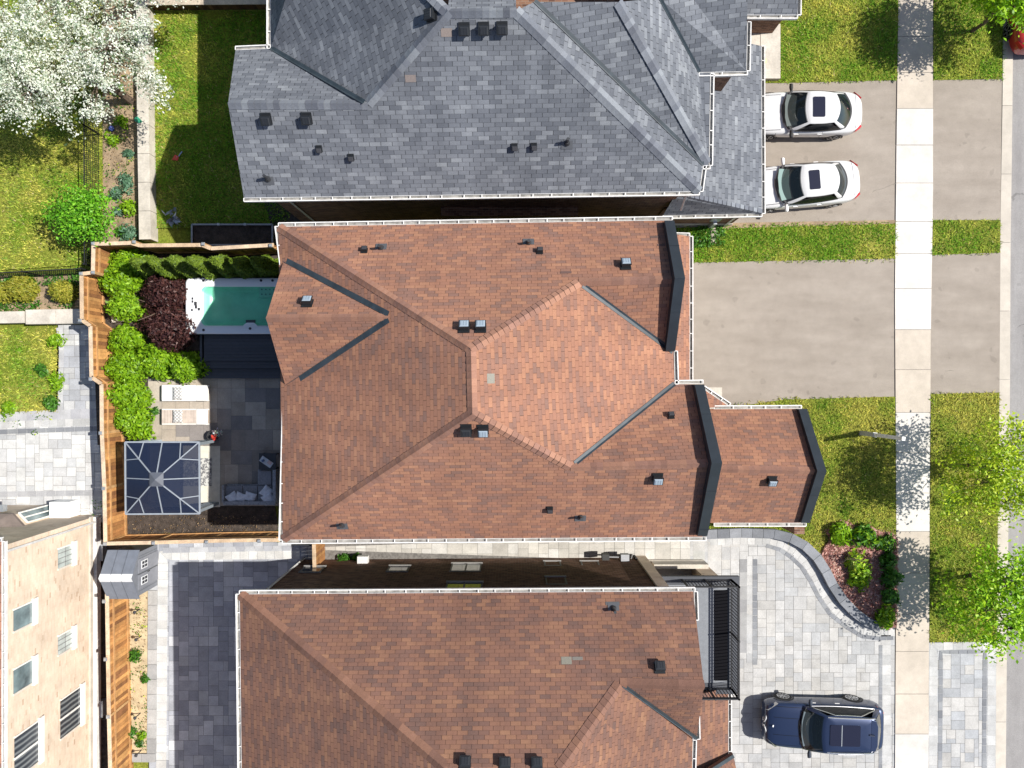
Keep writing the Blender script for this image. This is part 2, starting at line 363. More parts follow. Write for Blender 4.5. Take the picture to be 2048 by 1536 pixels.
for nm, (pts, z, yel, dens) in LAWNS.items():
    sheet(nm, pts, z, M['lawn'])
    P = pxpoly(pts, z); A = np.array(P); x0, y0 = A.min(0); x1, y1 = A.max(0)
    n = int((x1 - x0) * (y1 - y0) * dens); X = RNG.uniform(x0, x1, n); Y = RNG.uniform(y0, y1, n)
    edge = .09
    rag = edge * (.25 + 2.2 * vnoise(X, Y, .35, 31) ** 2); k = inside(X + RNG.normal(0, 1, n) * rag, Y + RNG.normal(0, 1, n) * rag, P)
    if nm == 'front_lawn': k &= ~inside(X, Y, bedW)
    X, Y = X[k], Y[k]
    f = vnoise(X, Y, .9, 1) * .5 + vnoise(X, Y, .3, 2) * .3 + vnoise(X, Y, 2.7, 3) * .35
    worn = vnoise(X, Y, 1.6, 21) * vnoise(X, Y, .5, 22)
    k = RNG.random(len(X)) > np.maximum((f - .55) * .5, (worn - .45) * 2.5)
    X, Y, f = X[k], Y[k], f[k]; n = len(X)
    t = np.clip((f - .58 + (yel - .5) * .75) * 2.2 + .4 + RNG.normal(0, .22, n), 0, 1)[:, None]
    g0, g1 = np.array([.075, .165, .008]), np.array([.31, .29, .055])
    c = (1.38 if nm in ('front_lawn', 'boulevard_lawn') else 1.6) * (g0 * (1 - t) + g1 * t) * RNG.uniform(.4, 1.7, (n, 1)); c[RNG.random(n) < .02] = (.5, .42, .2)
    h = RNG.uniform(.05, .14, n); az = RNG.uniform(0, 6.28, n); ln = h * RNG.uniform(.6, 1.4, n); wd = RNG.uniform(.01, .026, n)
    bx, by = np.cos(az), np.sin(az); V = np.zeros((n, 3, 3))
    V[:, 0] = np.stack([X - by * wd, Y + bx * wd, np.full(n, z)], 1); V[:, 1] = np.stack([X + by * wd, Y - bx * wd, np.full(n, z)], 1)
    V[:, 2] = np.stack([X + bx * ln, Y + by * ln, z + h * .8], 1)
    VV.append(V.reshape(-1, 3)); CC.append(c)
V = np.concatenate(VV)
o = npmesh("grass", V, np.arange(len(V)).reshape(-1, 3), M['blade'], cols=np.concatenate(CC), kind='stuff'); tag(o, "mown grass growing on the lawns and boulevard strips", "grass")
# soil, sand, mulch beds
sheet("side_dirt_strip", [(204, -90), (275, -90), (275, 490), (206, 490)], .1, M['dirt'])
sheet("driveway_edge_dirt", [(1445, 446), (1793, 440), (1793, 447), (1445, 457)], .095, M['dirt'])
sheet("left_bed_soil", [(-60, 552), (165, 548), (165, 635), (-60, 640)], .12, M['dirt'])
sheet("planting_soil", [(180, 495), (560, 495), (560, 760), (300, 760), (300, 890), (195, 890)], .13, M['soil'])
sheet("mulch_bed", [(240, 880), (300, 880), (300, 1003), (548, 1003), (562, 1080), (240, 1080)], .13, M['soil'])
sheet("sand_bed", [(246, 1180), (297, 1180), (297, 1506), (250, 1506)], .12, M['sand'])
sheet("brick_house_side_strip", [(186, 1030), (260, 1030), (262, 1560), (190, 1560)], .04, M['soil'])
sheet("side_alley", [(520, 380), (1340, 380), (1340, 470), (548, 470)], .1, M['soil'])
# garden bed with its curved stone edging
b = MB(); b.prism(bedW, .0, .2); b.build("mulch_garden_bed", M['mulch'], kind='structure')
# ---------------------------------------------------------------- paving
def pavers(name, pts, z, unit, sizes, cols, gap=.012, rot=0.0, var=.1):
    P = pxpoly(pts, z); A = np.array(P); cx, cy = A.mean(0); ca, sa = math.cos(rot), math.sin(rot)
    L = [((x - cx) * ca + (y - cy) * sa, -(x - cx) * sa + (y - cy) * ca) for x, y in P]; LA = np.array(L)
    x0, y0 = LA.min(0); x1, y1 = LA.max(0); nx, ny = int((x1 - x0) / unit) + 2, int((y1 - y0) / unit) + 2
    occ = np.zeros((nx + 6, ny + 6), bool); rr = random.Random(name); b = MB()
    for j in range(ny):
        for i in range(nx):
            if occ[i, j]: continue
            run = next((q for q in range(1, 8) if occ[i + q, j] or i + q >= nx + 5), 8)
            opts = [s for s in sizes if not occ[i:i + s[0], j:j + s[1]].any()]; opts = [s for s in opts if run - s[0] != 1] or opts
            s = rr.choices(opts, [q[2] for q in opts])[0] if opts else (1, 1, 1)
            occ[i:i + s[0], j:j + s[1]] = True
            a, c = x0 + i * unit + gap / 2, y0 + j * unit + gap / 2; e, f = a + s[0] * unit - gap, c + s[1] * unit - gap
            q = clip([(a, c), (e, c), (e, f), (a, f)], L)
            if len(q) < 3: continue
            col = rr.choice(cols); k = rr.uniform(1 - var, 1 + var)
            zz = z + rr.uniform(-.002, .002)
            b.add([(cx + x * ca - y * sa, cy + x * sa + y * ca, zz) for x, y in q], [tuple(range(len(q)))], [t * k for t in col])
    b.build(name, M['paver'], kind='structure')
    sheet(name + "_joint_sand", pts, z - .008, M['joint'])
def course(name, pts, z, width, length, cols, gap=.014, h=None):
    """a row of edging stones along a polyline given in photo pixels; with h it is a raised wall of stones"""
    P = [W(u, v, z) for u, v in pts]; Q = [P[0]]
    for a, c in zip(P, P[1:]):
        n = max(1, round((c - a).length / length))
        Q += [a + (c - a) * (k / n) for k in range(1, n + 1)]
    nr = []
    for i in range(len(Q)):
        d = Q[min(i + 1, len(Q) - 1)] - Q[max(i - 1, 0)]; nr.append(Vector((-d.y, d.x, 0)).normalized())
    b = MB()
    for i in range(len(Q) - 1):
        a, c = Q[i], Q[i + 1]; d = (c - a).normalized() * gap / 2
        q = [a + d + nr[i] * width / 2, a + d - nr[i] * width / 2, c - d - nr[i + 1] * width / 2, c - d + nr[i + 1] * width / 2]
        k = random.uniform(.88, 1.12); col = [t * k for t in random.choice(cols)]
        if h: b.prism([(p.x, p.y) for p in q], h[0], h[1] + random.uniform(-.003, .003), col)
        else: b.add([p for p in q], [(0, 1, 2, 3)], col)
    return b, Q
def coursebuild(name, *a, **k): course(name, *a, **k)[0].build(name, M['paver'], kind='structure')
ASH = [(3, 2, 4), (2, 3, 4), (2, 2, 4), (3, 3, 2), (1, 2, 1), (2, 1, 1), (4, 2, 1)]
LG = [(.405, .402, .396), (.385, .385, .383), (.425, .421, .414), (.36, .364, .368), (.4, .392, .378)]
DG = [(.22, .228, .245), (.25, .258, .27), (.19, .198, .215)]
SOLD = [(.43, .43, .425), (.46, .455, .445)]
pavers("paver_driveway", [(1380, 1052), (1560, 1052), (1700, 1120), (1790, 1200), (1790, 1570), (1380, 1570)], .075, .195, ASH, LG)
coursebuild("driveway_edge_stones", [(1772, 1270), (1772, 1570)], .081, .42, .42, SOLD)
coursebuild("driveway_band_stones", [(1761.5, 1290), (1761, 1570)], .084, .15, .3, DG)
coursebuild("driveway_band", [(1510, 1118), (1510, 1330)], .084, .2, .3, DG)
coursebuild("walk_band", [(1487, 1118), (1486, 1306)], .084, .32, .55, [(.27, .27, .275), (.26, .26, .27), (.3, .3, .3)])
coursebuild("walk_edge_stones", [(1499, 1112), (1499, 1326)], .081, .26, .42, LG)
WALLC = [(1408, 1067), (1480, 1064), (1545, 1066), (1578, 1074), (1606, 1089), (1630, 1112), (1648, 1140), (1662, 1168), (1682, 1198), (1706, 1223), (1732, 1242), (1757, 1252)]
inner = [(1420, 1082), (1480, 1080), (1540, 1082), (1568, 1090), (1590, 1102), (1611, 1122), (1629, 1150), (1645, 1182), (1668, 1216), (1697, 1243), (1728, 1261), (1762, 1265), (1790, 1264)]
inner2 = [(u - 8 if v < 1230 else u - 3, v + (12 if v > 1090 else 9)) for u, v in inner]
coursebuild("curved_soldier_course", inner, .081, .36, .3, SOLD)
coursebuild("curved_dark_course", inner2[2:], .085, .17, .3, DG)
b, Q = course("w", WALLC, .1, .4, .55, [(.19, .2, .22), (.22, .23, .25), (.17, .18, .2)], h=(.0, .33))
o = b.build("garden_wall", M['paver']); tag(o, "low curved dark grey stone garden wall beside the pale paver driveway", "garden wall")
pavers("paver_driveway_apron", [(1857, 1285), (1993, 1284), (1991, 1570), (1856, 1570)], .075, .2, ASH, [(.38, .385, .395), (.43, .427, .42), (.34, .35, .365), (.41, .4, .385)])
coursebuild("apron_edge_stones", [(1866, 1570), (1867, 1293), (1984, 1292), (1982, 1570)], .081, .36, .44, SOLD)
coursebuild("apron_dark_band", [(1880, 1570), (1882, 1304), (1970, 1303), (1968, 1570)], .084, .18, .35, DG)
pavers("paver_side_path", [(600, 1078), (1420, 1068), (1480, 1066), (1478, 1128), (1300, 1122), (600, 1124)], .07, .22, [(3, 2, 1), (2, 3, 3), (2, 2, 2), (3, 4, 1)], [(.47, .45, .41), (.43, .41, .375), (.5, .485, .455)])
coursebuild("side_path_band", [(1398, 1080), (1398, 1124)], .078, .5, .5, [(.4, .4, .38), (.5, .49, .47)])
pavers("paver_patio", [(298, 1086), (640, 1082), (640, 1570), (298, 1570)], .08, .215, ASH, [(.38, .395, .43), (.31, .325, .365), (.46, .475, .5), (.345, .36, .395)], var=.16)
coursebuild("patio_white_edge", [(322, 1570), (326, 1110), (600, 1108)], .092, .44, .36, [(.5, .5, .49), (.54, .535, .52)])
coursebuild("patio_dark_band", [(325, 1101), (600, 1096)], .096, .22, .4, [(.4, .41, .43), (.34, .35, .38)])
coursebuild("sand_bed_edging", [(304, 1506), (306, 1180)], .1, .38, .62, [(.36, .36, .355), (.31, .31, .31), (.39, .385, .375)], h=(0, .16))
coursebuild("sand_bed_end_edging", [(256, 1515), (312, 1515)], .1, .36, .5, [(.36, .36, .355), (.3, .3, .3)], h=(0, .15))
pavers("paver_left_yard", [(-60, 826), (225, 818), (225, 1045), (-60, 1045)], .08, .2, ASH, [(.47, .47, .47), (.53, .53, .52), (.41, .415, .42), (.5, .495, .485)])
pavers("paver_left_path", [(116, 650), (225, 650), (225, 822), (116, 824)], .08, .24, [(2, 1, 2), (1, 1, 1), (2, 2, 1), (1, 2, 1)], [(.41, .41, .41), (.48, .48, .47), (.34, .348, .37)])
coursebuild("left_path_border", [(-60, 838), (120, 829), (225, 826)], .092, .42, .5, [(.42, .42, .43), (.36, .36, .38)])
coursebuild("left_yard_edge", [(-60, 852), (225, 842)], .096, .3, .35, SOLD)
coursebuild("left_yard_band", [(-60, 866), (225, 856)], .1, .2, .4, DG)
coursebuild("left_yard_lower_band", [(-60, 990), (225, 985)], .092, .24, .4, [(.35, .35, .36)])
coursebuild("left_path_side_border", [(118, 655), (121, 700), (118, 824)], .09, .3, .4, [(.42, .42, .43)])
pavers("paver_back_patio", [(296, 756), (600, 756), (600, 1012), (296, 1012)], .15, .3, [(2, 3, 5), (3, 2, 2), (2, 2, 2)], [(.36, .31, .255), (.27, .235, .205), (.4, .35, .295), (.22, .2, .19)], gap=.01)
# ---------------------------------------------------------------- houses
BROWNS = [(.24, .132, .1), (.272, .146, .106), (.3, .16, .112), (.32, .172, .12), (.255, .14, .107)]
GREYS = [(.115, .124, .148), (.14, .152, .178), (.17, .183, .208), (.2, .216, .24), (.13, .14, .164)]
M['capgrey'] = M['capbrown']
def roof(house, polys, mt, name="roof", th=.16, parent=None):
    """polys: lists of 3-D points (planar); closed slab with planar UVs"""
    b = MB()
    for P in polys:
        P = [Vector(p) for p in P]
        nrm = Vector()
        for i in range(len(P)): nrm += P[i].cross(P[(i + 1) % len(P)])
        if nrm.z < 0: P = P[::-1]
        n = len(P); D = Vector((0, 0, -th))
        b.add(P + [p + D for p in P], [tuple(range(n)), tuple(range(n, 2 * n))[::-1]] + [(i, n + i, n + (i + 1) % n, (i + 1) % n) for i in range(n)])
    return b.build(name, mt, parent or house, uv=True)
def pl_of(P):
    P = [Vector(p) for p in P]; return plane3(P[0], P[1], P[2])
def dirin(pl, a, b, toward):
    d = (b - a).normalized(); s = pl[0].cross(d).normalized()
    c = Vector((toward[0], toward[1], zplane(toward[0], toward[1], pl)))
    return s if s.dot(c - a) > 0 else -s
def cent(P):
    s = Vector()
    for p in P: s += Vector(p)
    return s / len(P)
def caps(parent, runs, cols, name="ridge_cap", step=.2, wd=.17, lift=.034):
    """hip and ridge cap tiles: runs of (A, B, polyLeft, polyRight)"""
    for A, B, P1, P2 in runs:
        b = MB(); A, B = Vector(A), Vector(B); L = (B - A).length; d = (B - A) / L
        s1 = dirin(pl_of(P1), A, B, cent(P1)); s2 = dirin(pl_of(P2), A, B, cent(P2))
        n = max(1, int(L / step)); up = Vector((0, 0, 1)); col = random.choice(cols)
        for i in range(n):
            a = A + d * (L * i / n); c = A + d * (L * (i + 1) / n + .02)
            if random.random() < .6: col = random.choice(cols)
            k = random.uniform(.9, 1.1); l0, l1 = up * (lift * .5), up * (lift * 1.5)
            if a.z > c.z: l0, l1 = l0, l1
            b.add([a + l0 + up * .012, c + l1 + up * .012, c + s1 * wd + l1 * .6, a + s1 * wd + l0 * .6, c + s2 * wd + l1 * .6, a + s2 * wd + l0 * .6], [(0, 1, 2, 3), (1, 0, 5, 4)], [t * k for t in col])
        b.build(name, M['capbrown'], parent)
def valley(parent, A, B, P1, P2, w1=.13, w2=.13, lift=.02, name="valley_flashing", far=None):
    A, B = Vector(A), Vector(B); s1 = dirin(pl_of(P1), A, B, cent(P1)); s2 = dirin(pl_of(P2), A, B, far or cent(P2)); u = Vector((0, 0, lift))
    return MB().add([A + u, B + u, B + s1 * w1 + u, A + s1 * w1 + u, B + s2 * w2 + u, A + s2 * w2 + u], [(0, 1, 2, 3), (1, 0, 5, 4)]).build(name, M['flash'], parent)
def gutter(parent, A, B, out, wd=.12, gaps=.62, name="gutter", ends=True):
    """open trough along an eave from A to B; out = horizontal outward direction"""
    A, B, out = Vector(A), Vector(B), Vector(out).normalized(); d = (B - A); L = d.length; d /= L
    b = MB(); z = Vector((0, 0, 1))
    side = lambda t, h, w_, hh, len_=L, c=None: b.obox((c if c is not None else (A + B) / 2) + out * t + z * h, d, out, z, len_ / 2, w_ / 2, hh / 2)
    side(wd, -.04, .034, .12); side(.0, -.045, .012, .1)
    n = max(1, int(L / gaps))
    for i in range(n + 1):
        side(wd / 2, .012, wd * .95, .014, .03, A + d * (L * (i + .5 * (0 < i < n) * random.uniform(-.3, .3)) / n))
    o = b.build(name, M['white'], parent)
    MB().obox((A + B) / 2 + out * wd / 2 - z * .075, d, out, z, L / 2, wd / 2 - .01, .012).build("trough", M['gutter_in'], o)
    return o
def walls(parent, P, z0, z1, m, name="wall"):
    n = len(P); P = ccw([tuple(p) for p in P])
    vs = [(x, y, z0) for x, y in P] + [(x, y, z1) for x, y in P]
    return mesh(name, vs, [(i, (i + 1) % n, n + (i + 1) % n, n + i) for i in range(n)] + [tuple(range(n, 2 * n))], m, parent, uv=True)
def frame_on(pl, flip=False):
    n = pl[0]; e = Vector((0, 0, 1)).cross(n).normalized(); s = n.cross(e); return e, s, n
VENTM = {}
def vent_mesh(kind):
    if kind in VENTM: return VENTM[kind]
    b = MB(); X, Y, Z = (1, 0, 0), (0, 1, 0), (0, 0, 1); dk = (.013, .015, .018)
    top = {'pale': (.27, .33, .39), 'dark': (.018, .02, .024), 'small': (.045, .045, .05)}[kind]  # pale tops: sky reflection put into the face colour
    s = .52 if kind == 'small' else .86
    b.obox((0, .02, .012), X, Y, Z, .2 * s, .22 * s, .008, dk)
    b.obox((0, 0, .1 * s), X, Y, Z, .165 * s, .15 * s, .09 * s, dk)
    b.obox((0, 0, .2 * s), X, Y, Z, .19 * s, .175 * s, .022, dk)
    b.obox((0, -.01, .2 * s + .03), X, Y, Z, .165 * s, .15 * s, .012, top, .8)
    if kind != 'small':
        for i in (-1, 0, 1): b.obox((i * .08, -.01, .2 * s + .044), X, Y, Z, .007, .09, .005, top)
    me = bpy.data.meshes.new("roof_vent"); me.from_pydata(b.v, [], b.f); me.materials.append(M['vent'])
    a = me.attributes.new("col", 'FLOAT_COLOR', 'FACE')
    for i, c in enumerate(b.c): a.data[i].color = (*c, 1)
    VENTM[kind] = me; return me
def vents(parent, pl, lst, kind, name="roof_vent"):
    e, s, n = frame_on(pl); o0 = ORG[parent.name]
    for u, v in lst:
        p = hit(u, v, (pl[0], pl[1] + .15)) - n * .13
        ob = bpy.data.objects.new(name, vent_mesh(kind)); SC.collection.objects.link(ob); ob.parent = parent
        R = Matrix((e, s, n)).transposed().to_4x4()
        ob.matrix_local = Matrix.Translation(p - o0) @ R
def stack(parent, pl, u, v):
    e, s, n = frame_on(pl); p = hit(u, v, pl); b = MB(); dk = (.03, .032, .036)
    b.obox(p + n * .012 + s * -.06, e, s, n, .19, .14, .006, (.085, .09, .1))
    b.tube([p, p + Vector((0, 0, .12))], [.11, .07], 12, dk); b.tube([p + Vector((0, 0, .1)), p + Vector((0, 0, .42))], .05, 12, dk)
    b.build("vent_pipe", M['vent'], parent)
def patch(parent, pl, u, v, wx, wy, col):
    e, s, n = frame_on(pl); p = hit(u, v, pl)
    MB().obox(p + n * .007, e, s, n, wx / 2, wy / 2, .004, col).build("shingle_patch", M['capbrown'], parent)
def coping(parent, pts, wd=.33, drop=.45, name="gable_coping", m=None):
    P = [Vector(p) for p in pts]; b = MB(); x = Vector((wd / 2, 0, 0))
    vs = []
    for p in P: vs += [p - x, p + x, p + x - Vector((0, 0, drop)), p - x - Vector((0, 0, drop))]
    fs = [(0, 1, 2, 3)]
    for i in range(len(P) - 1):
        for k in range(4): fs.append((4 * i + k, 4 * i + (k + 1) % 4, 4 * i + 4 + (k + 1) % 4, 4 * i + 4 + k))
    fs.append(tuple(4 * (len(P) - 1) + k for k in (3, 2, 1, 0)))
    # sheet-metal joints every couple of metres
    b.add(vs, fs)
    for a, c in zip(P, P[1:]):
        L = (c - a).length; d = (c - a) / L; k = 1.3
        while k < L - .3:
            q = a + d * k; b.obox(q + Vector((0, 0, .004)), d, (1, 0, 0), d.cross(Vector((1, 0, 0))), .012, wd / 2 + .006, .012); k += 1.9
    return b.build(name, m or M['dark'], parent)
def downspout(parent, pts):
    MB().tube(pts, .045, 4).build("downspout", M['white'], parent)
# ---- middle house ---------------------------------------------------------------------------
EZ = 6.2
H = thing("brick_house", "house with a rust-brown hip roof, two dark-capped front gables and a bare asphalt driveway", "house", (-.5, 0, 0))
P1, P2 = W(942, 697, 9.6), W(945, 828, 9.6)
TL, BLc, TR = W(557, 453, EZ), W(565, 1080, EZ), W(1340, 441, EZ)
plN = plane3(TL, TR, P1); BR = W(1404, 1074, EZ); plS = plane3(BLc, BR, P2); plB = plane3(TL, BLc, P1)
Ah, Ap = hit(1158, 564, plN), hit(1360, 558, plN); Bh, Bp = hit(1141, 935, plS), hit(1436, 926, plS)
VA, VB = W(1346, 703, EZ), W(1349, 768, EZ); plF = plane3(P1, P2, W(1350, 737, EZ))
Bl = W(1392, 769, EZ)
back, north, front = [TL, BLc, P2, P1], [TL, P1, Ah, Ap, TR], [P1, P2, Bh, VB, VA, Ah]
south, asouth, bnorth = [BLc, BR, Bp, Bh, P2], [Ah, Ap, VA], [Bh, Bp, Bl, VB]
Dp = W(532, 636, 8.3); Dr = W(778, 634, 8.28); Dn = W(567, 523, EZ + .05); Ds = W(571, 772, EZ + .05)
dn, ds = [Dp, Dn, Dr], [Dp, Dr, Ds]
R = roof(H, [back, north, front, south, asouth, bnorth, dn, ds], M['brown'])
caps(R, [(TL, P1, back, north), (BLc, P2, back, south), (P1, P2, back, front), (Ah, P1, north, front), (Bh, P2, south, front), (Ah, Ap, north, asouth), (Bh, Bp, south, bnorth), (Dp, Dr, dn, ds)], BROWNS)
valley(R, VA, Ah + (VA - Ah) * .04, front, asouth, .1, .07); valley(R, VB, Bh + (VB - Bh) * .04, front, bnorth, .1, .07)
valley(R, Dn, Dr + (Dn - Dr) * .01, dn, back, .02, .17, .035, far=TL); valley(R, Ds, Dr + (Ds - Dr) * .01, ds, back, .02, .17, .035, far=BLc)
pale = 'pale'
vents(R, pl_of(dn), [(614, 600)], pale); vents(R, plN, [(928, 650), (961, 650), (1252, 525)], pale); vents(R, plS, [(966, 865), (1316, 961)], pale)
vents(R, plS, [(932, 864)], 'dark'); vents(R, plN, [(728, 495), (1080, 497)], 'small'); vents(R, plS, [(1100, 1024)], 'small'); vents(R, pl_of(bnorth), [(1343, 827)], 'small')
for pl, u, v in ((plN, 762, 496), (plN, 1057, 486), (plS, 684, 1050), (plS, 1161, 1034)): stack(R, pl, u, v)
patch(R, plF, 983, 757, .3, .3, (.23, .22, .19)); patch(R, plN, 1132, 545, .36, .1, (.13, .08, .07)); patch(R, plN, 1310, 474, .34, .1, (.12, .08, .07)); patch(R, plN, 1322, 490, .25, .1, (.13, .08, .07))
coping(H, [W(1339, 441, 6.55), W(1360, 556, 8.35), W(1341, 702, 6.5)]); coping(H, [W(1399, 769, 6.55), W(1434, 926, 8.75), W(1405, 1072, 6.55)])
dx, dy = Vector((1, 0, 0)), Vector((0, 1, 0))
gutter(H, TL, W(1345, 440, EZ), dy); gutter(H, BLc, W(1412, 1074, EZ), -dy)
gutter(H, TL, W(567, 530, EZ), -dx); gutter(H, W(573, 776, EZ), BLc, -dx); gutter(H, W(1348, 702, EZ), W(1350, 768, EZ), dx); gutter(H, W(1350, 768, EZ), W(1406, 767, EZ), dy, gaps=.5)
walls(H, [(-7.55, -4.95), (6.3, -5.0), (6.3, -.15), (5.35, -.15), (5.35, 5.3), (-7.55, 5.15)], 0, EZ - .1, M['brick_dark'])
mesh("gable_wall", [Dp + Vector((.25, 0, -.2)), Dn + Vector((.25, 0, -.2)), Ds + Vector((.25, 0, -.2))], [(0, 1, 2)], M['stucco'], H)
walls(H, [(-8.0, -.6), (-7.5, -.6), (-7.5, 4.2), (-8.0, 4.2)], 0, 2.4, M['brick_dark'], "bay_wall")
for gy0, gy1, gx, zt in ((Ap.y - 2.0, Ap.y + 2.0, 5.36, Ap.z), (-4.9, -.2, 6.31, Bp.z)):
    ym = (gy0 + gy1) / 2; mesh("gable_wall", [(gx, gy0, EZ - .1), (gx, gy1, EZ - .1), (gx, ym, zt)], [(0, 1, 2)], M['brick_dark'], H)
# garage skirt roof, porch roof
sk = [(6.98, 5.8, 3.0), (6.98, .02, 3.0), (5.36, .02, 4.0), (5.36, 5.8, 4.0)]
R2 = roof(H, [sk], M['brown'], "garage_roof"); gutter(H, sk[1], sk[0], dx); gutter(H, (6.98, 5.8, 3.0), (6.2, 5.82, 3.0), dy, gaps=.4)
walls(H, [(5.3, .2), (6.6, .2), (6.6, 5.5), (5.3, 5.5)], 0, 2.9, M['brick_dark'], "garage_wall")
mesh("garage_door", [(6.61, .6, .08), (6.61, 5.1, .08), (6.61, 5.1, 2.4), (6.61, .6, 2.4)], [(0, 1, 2, 3)], M['white'], H)
cn = [W(1400, 818, 3.3), W(1603, 817, 3.3), W(1640, 942, 5.05), W(1376, 937, 5.05)]; cs = [W(1376, 937, 5.05), W(1640, 942, 5.05), W(1607, 1046, 3.3), W(1390, 1046, 3.3)]
R3 = roof(H, [cn, cs], M['brown'], "porch_roof"); caps(R3, [(cn[3], cn[2], cn, cs)], BROWNS)
vents(R3, pl_of(cs), [(1545, 965)], pale)
coping(H, [W(1606, 818, 3.55), W(1644, 942, 5.3), W(1611, 1046, 3.55)]); gutter(H, W(1428, 818, 3.3), cn[1], dy); gutter(H, W(1428, 1046, 3.3), W(1612, 1046, 3.3), -dy)
tri = [W(1396, 770, 3.75), W(1404, 776, 3.55), W(1458, 812, 3.1), W(1392, 818, 3.6)]
roof(H, [tri], M['brown'], "entry_roof"); gutter(H, tri[1], tri[2], (.55, .83, 0), gaps=.45)
for y in (W(0, 835, .1).y, W(0, 1030, .1).y): MB().box(11.05, y - .2, 0, 11.45, y + .2, 3.1).build("porch_pillar", M['brick_dark'], H, uv=True)
mesh("gable_wall", [cn[1] + Vector((-.25, -.1, -.2)), cn[2] + Vector((-.25, 0, -.25)), cs[2] + Vector((-.25, .1, -.2))], [(0, 1, 2)], M['stucco'], H)
MB().box(6.3, W(0, 1030, 0).y, .02, 11.4, W(0, 835, 0).y, .18).build("porch_floor", M['stone'], H)
MB().box(7.0, -1.1, .0, 9.1, -.15, .1).build("entry_step", M['stone'], H)
downspout(H, [(-7.5, 5.2, .1), (-7.5, 5.2, 6.0)])
# ---- grey-roofed house ---------------------------------------------------------------------
G = thing("brick_house", "house with a dark grey shingle roof beside the driveway holding two white sedans", "house", (0, 14, 0))
Rg = W(895, 24, 9.64); g1, g2 = W(541, -230, EZ), W(541, 97, EZ); plGb = plane3(g1, g2, Rg)
s1, s2 = W(488, 396, EZ), W(1399, 383, EZ); plGs = plane3(s1, s2, Rg)
R_2 = hit(1032, 22, plGs); Bpk, Bre = hit(456, 207, plGs), hit(735, 208, plGs)
vw = hit(728, 206, plGb); bl = W(471, 100, EZ)
gback = [g1, g2, Bre, Rg, W(640, -230, 9.3)]; gsouth = [s1, s2, R_2, Rg, Bre, Bpk]; gbay = [Bpk, Bre, g2, bl]
F1b = W(1406, 331, EZ); plF1 = plane3(R_2, s2, F1b); V1 = hit(1068, 4, plF1); F1p = [R_2, s2, F1b, V1]
W1 = W(1238, 4, 9.2); plS2 = plane3(F1b, V1, W1); F2b = W(1417, 326, EZ); S2p = [V1, F1b, F2b, W1]
e3, e4 = W(1420, 146, EZ), W(1398, 145, EZ); plF2 = plane3(W1, F2b, e3); vt = hit(1318, -4, plF2); F2p = [W1, F2b, e3, e4, vt]
e5 = W(1493, 142, EZ); plS3 = (Vector((0, -.6, .8)), 0); plS3 = (plS3[0], plS3[0].dot(e4)); S3p = [e4, e5, hit(1497, -160, plS3), hit(1270, -160, plS3), vt]
up = lambda p, q: [p, q, Vector((q.x, q.y + 6, q.z - 4.5)), Vector((p.x, p.y + 6, p.z - 4.5))]
r4 = [W(1490, 30, 5.4), W(1595, 30, 5.4), W(1603, -160, 7.2), W(1480, -160, 7.2)]
gn1, gn2 = up(Rg, R_2), [V1, W1, Vector((W1.x, W1.y + 6, 5)), Vector((V1.x, V1.y + 6, 5))]
RG = roof(G, [gback, gsouth, gbay, F1p, S2p, F2p, S3p, gn1], M['grey'])
roof(G, [r4], M['grey'], "porch_roof")
caps(RG, [(Bpk, Bre, gsouth, gbay), (Bre, Rg, gback, gsouth), (Rg, R_2, gsouth, gn1), (R_2, s2, gsouth, F1p), (W1, F2b, S2p, F2p), (Rg, W(640, -230, 9.3), gback, gn1)], GREYS, wd=.19)
valley(RG, g2, vw, gback, gbay, .1, .06); valley(RG, F1b, V1, F1p, S2p, .03, .1, .03); valley(RG, e4, vt, F2p, S3p, .05, .07, .03)
vents(RG, plGs, [(928, 61), (967, 60), (1004, 59), (531, 241), (612, 240)], 'dark'); vents(RG, plGb, [(858, 29)], 'dark')
vents(RG, plGs, [(637, 301), (701, 318), (1029, 297), (1068, 296)], 'small'); stack(RG, plGs, 536, 358); stack(RG, plGs, 1134, 286)
patch(RG, plGs, 821, 157, .34, .22, (.2, .17, .16)); patch(RG, plGs, 893, 65, .34, .24, (.22, .185, .17))
gutter(G, s1, s2, -dy); gutter(G, g1, g2, -dx); gutter(G, bl, g2, dy); gutter(G, F1b + Vector((0, 0, 0)), s2, dx); gutter(G, W(1418, 331, EZ), W(1421, 147, EZ), dx); gutter(G, W(1406, 331, EZ), W(1420, 331, EZ), -dy, gaps=.3)
gutter(G, e4, W(1495, 143, EZ), -dy); gutter(G, e5, W(1495, 44, EZ), dx); gutter(G, r4[0], r4[1], -dy); gutter(G, r4[1], W(1598, -160, 5.4), dx)
walls(G, [(-9.0, 6.95), (6.15, 6.95), (6.15, 7.95), (6.4, 7.95), (6.4, 11.2), (8.0, 11.2), (8.0, 26), (-8.05, 26), (-8.05, 11.3), (-9.0, 11.3)], 0, EZ - .1, M['brick_dark'])
MB().box(-2.8, 6.6, 0, 2.6, 6.96, 3.0).build("chimney_bump", M['brick_dark'], G, uv=True)
walls(G, [(7.9, 15.1), (11.2, 15.1), (11.2, 26), (7.9, 26)], 0, 5.3, M['brick_dark'], "porch_wall")
ga, gb = W(1523, 92, 3.0), W(1524, 427, 3.0); t1, t2 = W(1362, 391, 4.35), Vector((6.42, ga.y, 4.35)); gc = W(1326, 431, 3.0); t0 = W(1348, 395, 4.3)
gm, gso = [ga, gb, t1, t2], [gb, gc, t0, t1]
RGg = roof(G, [gm], M['grey'], "garage_roof"); roof(G, [gso], M['grey'], "garage_roof", .02); caps(RGg, [(gb, t1, gm, gso)], GREYS)
gutter(G, ga, gb, dx); gutter(G, gc, gb, -dy)
